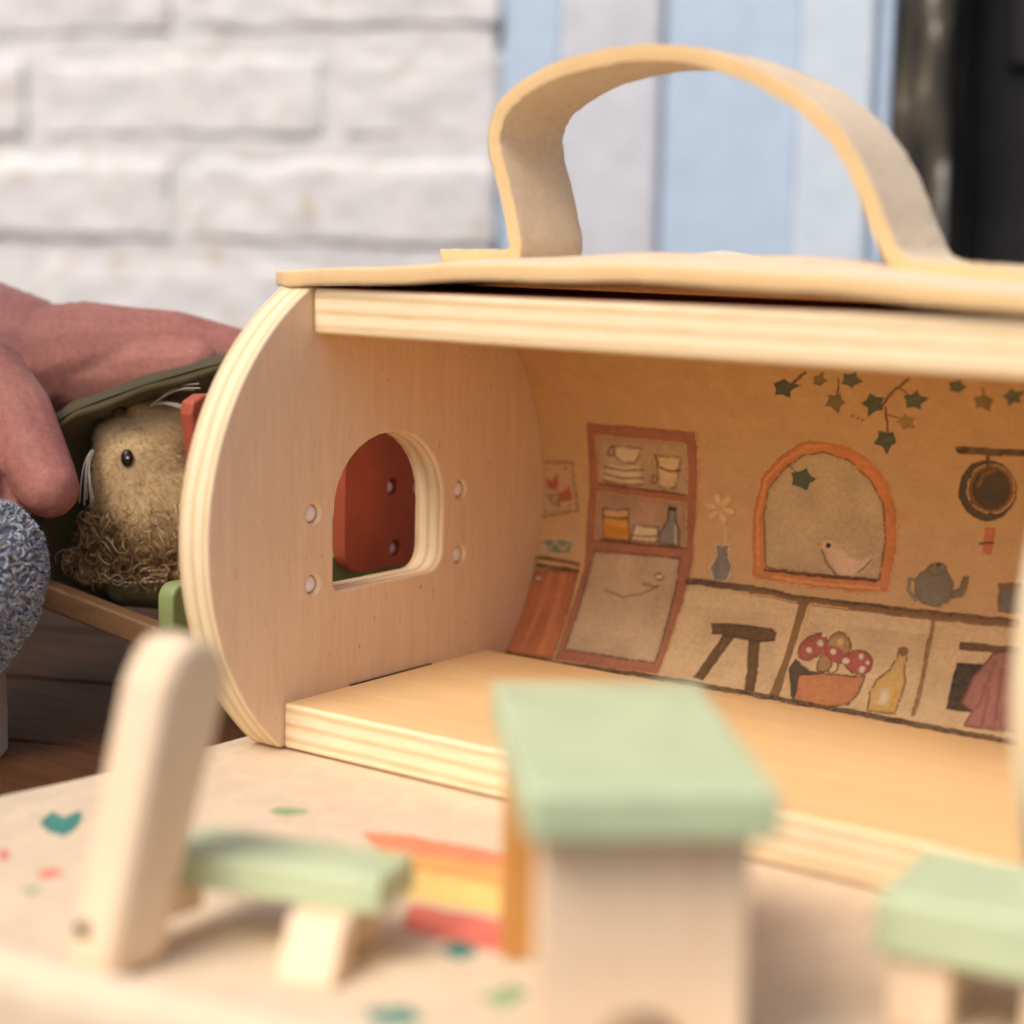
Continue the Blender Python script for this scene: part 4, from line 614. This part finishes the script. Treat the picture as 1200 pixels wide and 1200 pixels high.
# curls of the mane
V = []; F = []; tint = []
mane = np.array(MANE); er, eu = np.array(RT), np.array(UP); ef = np.array(FW)
cen = mane.mean(0)
def inhull(a, b_):
    return True
pix = [((q-cen)@er, (q-cen)@eu) for q in mane]
def inpoly(x, y):
    ins = False
    for (ax, ay), (bx, by) in zip(pix, pix[1:]+pix[:1]):
        if (ay > y) != (by > y) and x < (bx-ax)*(y-ay)/(by-ay)+ax: ins = not ins
    return ins
cnt = 0
while cnt < 330:
    x = rng.uniform(-2.6, 2.6); y = rng.uniform(-1.6, 1.6)
    if not inpoly(x, y): continue
    cnt += 1
    p = cen+er*x+eu*y+ef*(rng.uniform(-.9, .7)+.12*x*x); ax = rng.normal(0, 1, 3); ax /= np.linalg.norm(ax); a1 = np.cross(ax, ef+.1); a1 /= np.linalg.norm(a1); a2 = np.cross(ax, a1)
    rr = rng.uniform(.16, .45); turns = rng.uniform(.7, 1.8); pitch = rng.uniform(.15, .6); ph = rng.uniform(0, 6.28); path = []
    for i in range(15):
        t = i/14*turns*2*math.pi; r_ = rr*(1-.35*i/14); path.append(Vector(p+a1*(r_*math.cos(t+ph))+a2*(r_*math.sin(t+ph))+ax*(pitch*i/14)))
    b0 = len(V); tube_geo(path, rng.uniform(.01, .022), 3, V, F); c = np.array(lin(random.choice([(214, 182, 134), (190, 154, 106), (230, 202, 158), (170, 134, 92)])))*rng.uniform(.7, 1.15); tint += [c]*(len(V)-b0)
for _ in range(5200):     # soft undercoat of wavy wool
    while True:
        x = rng.uniform(-2.6, 2.6); y = rng.uniform(-1.8, 1.8)
        if inpoly(x, y): break
    p = cen+er*x+eu*y+ef*(rng.uniform(-.5, .9)+.12*x*x); d = rng.normal(0, .7, 3)-eu*.5+er*(.12*x); d /= np.linalg.norm(d); sdir = np.cross(d, rng.normal(0, 1, 3)); sdir /= np.linalg.norm(sdir); l = rng.uniform(.25, .6); bend = rng.normal(0, .12, 3); k = len(V)
    V += [tuple(p-sdir*.014), tuple(p+sdir*.014), tuple(p+d*l*.5+bend-sdir*.012), tuple(p+d*l*.5+bend+sdir*.012), tuple(p+d*l)]; F += [(k, k+1, k+3, k+2), (k+2, k+3, k+4)]
    c = np.array(lin(random.choice([(176, 138, 92), (150, 112, 70), (128, 92, 56), (196, 160, 112)])))*rng.uniform(.8, 1.1); tint += [c]*5
strands('mane', V, F, np.array(tint), lion)
# eye, nose, whiskers
ev = Vector(LEYE[0])
def on_body(p):
    me = body.data; best = None
    o = (Vector(p)-BASE[lion.name])*S; d = FW*S
    hit, loc, nrm, _ = body.ray_cast(o-FW*.05, FW)
    return (loc/S+BASE[lion.name], nrm) if hit else (Vector(p), -FW)
bpy.context.view_layer.update()
ep, en = on_body(ev)
def ball(name, c, rx, ry, rz, mat, parent):
    bm = bmesh.new(); bmesh.ops.create_uvsphere(bm, u_segments=16, v_segments=10, radius=1)
    V = [tuple(Vector(c)+RT*v.co.x*rx+UP*v.co.y*ry+FW*v.co.z*rz) for v in bm.verts]; F = [tuple(v.index for v in f.verts) for f in bm.faces]; bm.free()
    return meshobj(name, V, F, mat, parent, smooth=True)
eye = ball('eye', ep-FW*.1, .22, .31, .14, 'eye', lion)
ball('eye_stitch', ep-FW*.22+RT*.04, .06, .05, .04, 'thread', eye)
ball('nose', Vector(LNOSE[0][:3]), .27, .16, .35, 'eye', lion)
for key in (WHISKL, WHISKL2, WHISKR, WHISKR2):
    base = spline(key, 6); V = []; F = []
    for s_ in range(3):
        off_ = Vector(rng.normal(0, .13, 3)); pth = [q+off_*(i/len(base)) for i, q in enumerate(base)]
        tube_geo(pth, .02, 5, V, F)
    meshobj('whisker', V, F, 'thread', lion, smooth=True)

wrap = thing('sleeping_bag', 'olive green cloth sleeping bag hood wrapped around the plush lion', 'sleeping bag', (-9.6, 3.4, 1.0))
hm, hb, ho = spline(HEM, 6), spline(HOODBACK, 6), spline(HOODOUT, 6)
V = []; F = []; n_ = len(hm)
for i in range(n_):
    a, b_, c = ho[i], hm[i], hb[i]; back = hb[i]+(ho[i]-hm[i])*.5
    dn = (UP*-1)
    a = a+UP*.12; ring = [hb[i]+UP*.35+FW*.5, a+FW*1.4+UP*.1, a, a.lerp(b_, .55)+UP*.1, b_-FW*.12+UP*.06, b_-FW*.08-UP*.08, b_-FW*.2-UP*.16, b_-FW*.18-UP*.34, b_+FW*.1-UP*.44, b_.lerp(c, .35)-UP*.1, b_.lerp(c, .7), c]
    wob = .05*math.sin(i*.8); V += [tuple(q+UP*wob) for q in ring]
k = len(ring)
for i in range(n_-1):
    for j in range(k): F.append((i*k+j, i*k+(j+1) % k, (i+1)*k+(j+1) % k, (i+1)*k+j))
hood = meshobj('hood', V, F, 'olive', wrap, smooth=True); md = hood.modifiers.new('sub', 'SUBSURF'); md.levels = 1; md.render_levels = 2
tube('seam', [q-FW*.1-UP*.03 for q in hm], .03, 'seam', hood, 5)
pch = blob('pouch', [POUCH, POUCH2], .12, 'olive', wrap, 5)
V = []; F = []; stp = spline(STITCH, 10)
for i in range(0, len(stp)-2, 3): tube_geo([stp[i], stp[i+1], stp[i+2]], .03, 5, V, F)
meshobj('stitching', V, F, 'thread', pch, smooth=True)

# ================================================================== PERSON (hands, fluffy sleeve)
per = thing('person', 'person in a fluffy grey-blue sleeve, both hands tucking in the plush lion', 'person', (-30, -28, GZ))
SHR, SHL = (-24, -37, 41), (-42, -21, 41)  # unseen shoulders and head, added with the torso to shade the lion
head = [[(-31.5, -29, 40, 5), (-30, -27.5, 50, 5.2), (-28, -25, 57, 6)], [(-27.2, -24.2, 60, 7.2), (-27.8, -24.8, 66, 8.6)], [(-21.5, -17.5, 61.5, .9), (-20.6, -16.4, 59.5, 1.4)], [(-33, -18.6, 62, 1.6), (-33.2, -18.8, 60, 1.2)], [(-20.5, -30.2, 62, 1.6), (-20.7, -30.4, 60, 1.2)], [(-22, -18.2, 56, 1.0), (-20.6, -19.8, 56, 1.0)]]
link1 = [(*SHL, 4), (*H1ARM[0][:3], 4)]; link2 = [(*SHR, 4), (*H2ARM[0][:3], 3.4)]; yoke = [(*SHL, 4), (-31.5, -29, 40, 5), (*SHR, 4)]
skin = blob('body', [H1ARM, H1F1, H1F2, H2ARM, H2F1, H2F2, H2F3, link1, link2, yoke]+head, .12, 'skin', per, 4)
m, n, b = newmat('dark_hair', .6, .3); b.inputs['Base Color'].default_value = rgba((58, 40, 28)); M['hair'] = m
blob('hair', [[(-29.5, -26.5, 68, 8.6), (-31, -28, 65, 8), (-31.5, -28.8, 58, 6.5)], [(-25, -22, 72, 5), (-29, -26, 72, 6.5)]], .5, 'hair', per, 4)
m, n, b = newmat('grey_blue_knit', .95, .1); b.inputs['Base Color'].default_value = rgba((128, 134, 148)); M['knit'] = m
slv = blob('sleeve', [SLEEVE2], .25, 'knit', per, 3)
sw = blob('unseen_sweater', [[(-36, -34, GZ+14, 15), (-34, -32, 22, 16), (-33, -30.5, 36, 12)], [(*SHL, 8), (-33, -30, 42, 8), (*SHR, 8)], [(*SHL, 8), (*SLEEVE1[0][:3], 6.2)], [(*SHR, 8), (*SLEEVE2[0][:3], 4.6)], SLEEVE1], .6, 'knit', per, 4)  # unseen torso and upper arms, placed out of view to shade lion and hands
P_, Nn = sample(slv, 26000); V = []; F = []; tint = []
vis = Vector(SLEEVE2[-1][:3])
for p, nrm in zip(P_, Nn):
    if (Vector(p)-vis).length > 7: continue
    a1 = np.cross(nrm, rng.normal(0, 1, 3)); a1 /= np.linalg.norm(a1)+1e-9; a2 = nrm; rr = rng.uniform(.07, .17); path = []
    for i in range(8):
        t = i/7*math.pi*1.5; path.append(Vector(p+a1*(rr*math.cos(t))+a2*(rr*.9*math.sin(t)+rng.normal(0, .03)+.05)))
    b0 = len(V); tube_geo(path, rng.uniform(.035, .06), 3, V, F); c = np.array(lin(random.choice([(168, 172, 182), (152, 160, 174), (182, 184, 188), (164, 168, 174), (172, 166, 162)]))); tint += [c]*(len(V)-b0)
for p, nrm in zip(*sample(slv, 90000)):
    if (Vector(p)-vis).length > 7: continue
    d = nrm+rng.normal(0, .6, 3); d /= np.linalg.norm(d); sdir = np.cross(d, rng.normal(0, 1, 3)); sdir /= np.linalg.norm(sdir); l = rng.uniform(.15, .4); k = len(V)
    V += [tuple(p-sdir*.012), tuple(p+sdir*.012), tuple(p+d*l)]; F.append((k, k+1, k+2)); c = np.array(lin(random.choice([(176, 180, 188), (160, 168, 180), (190, 190, 192), (182, 174, 168)]))); tint += [c]*3
strands('boucle_yarn', V, F, np.array(tint), slv)
blob('trouser_leg', [LEG], .3, 'mauve', per, 4)
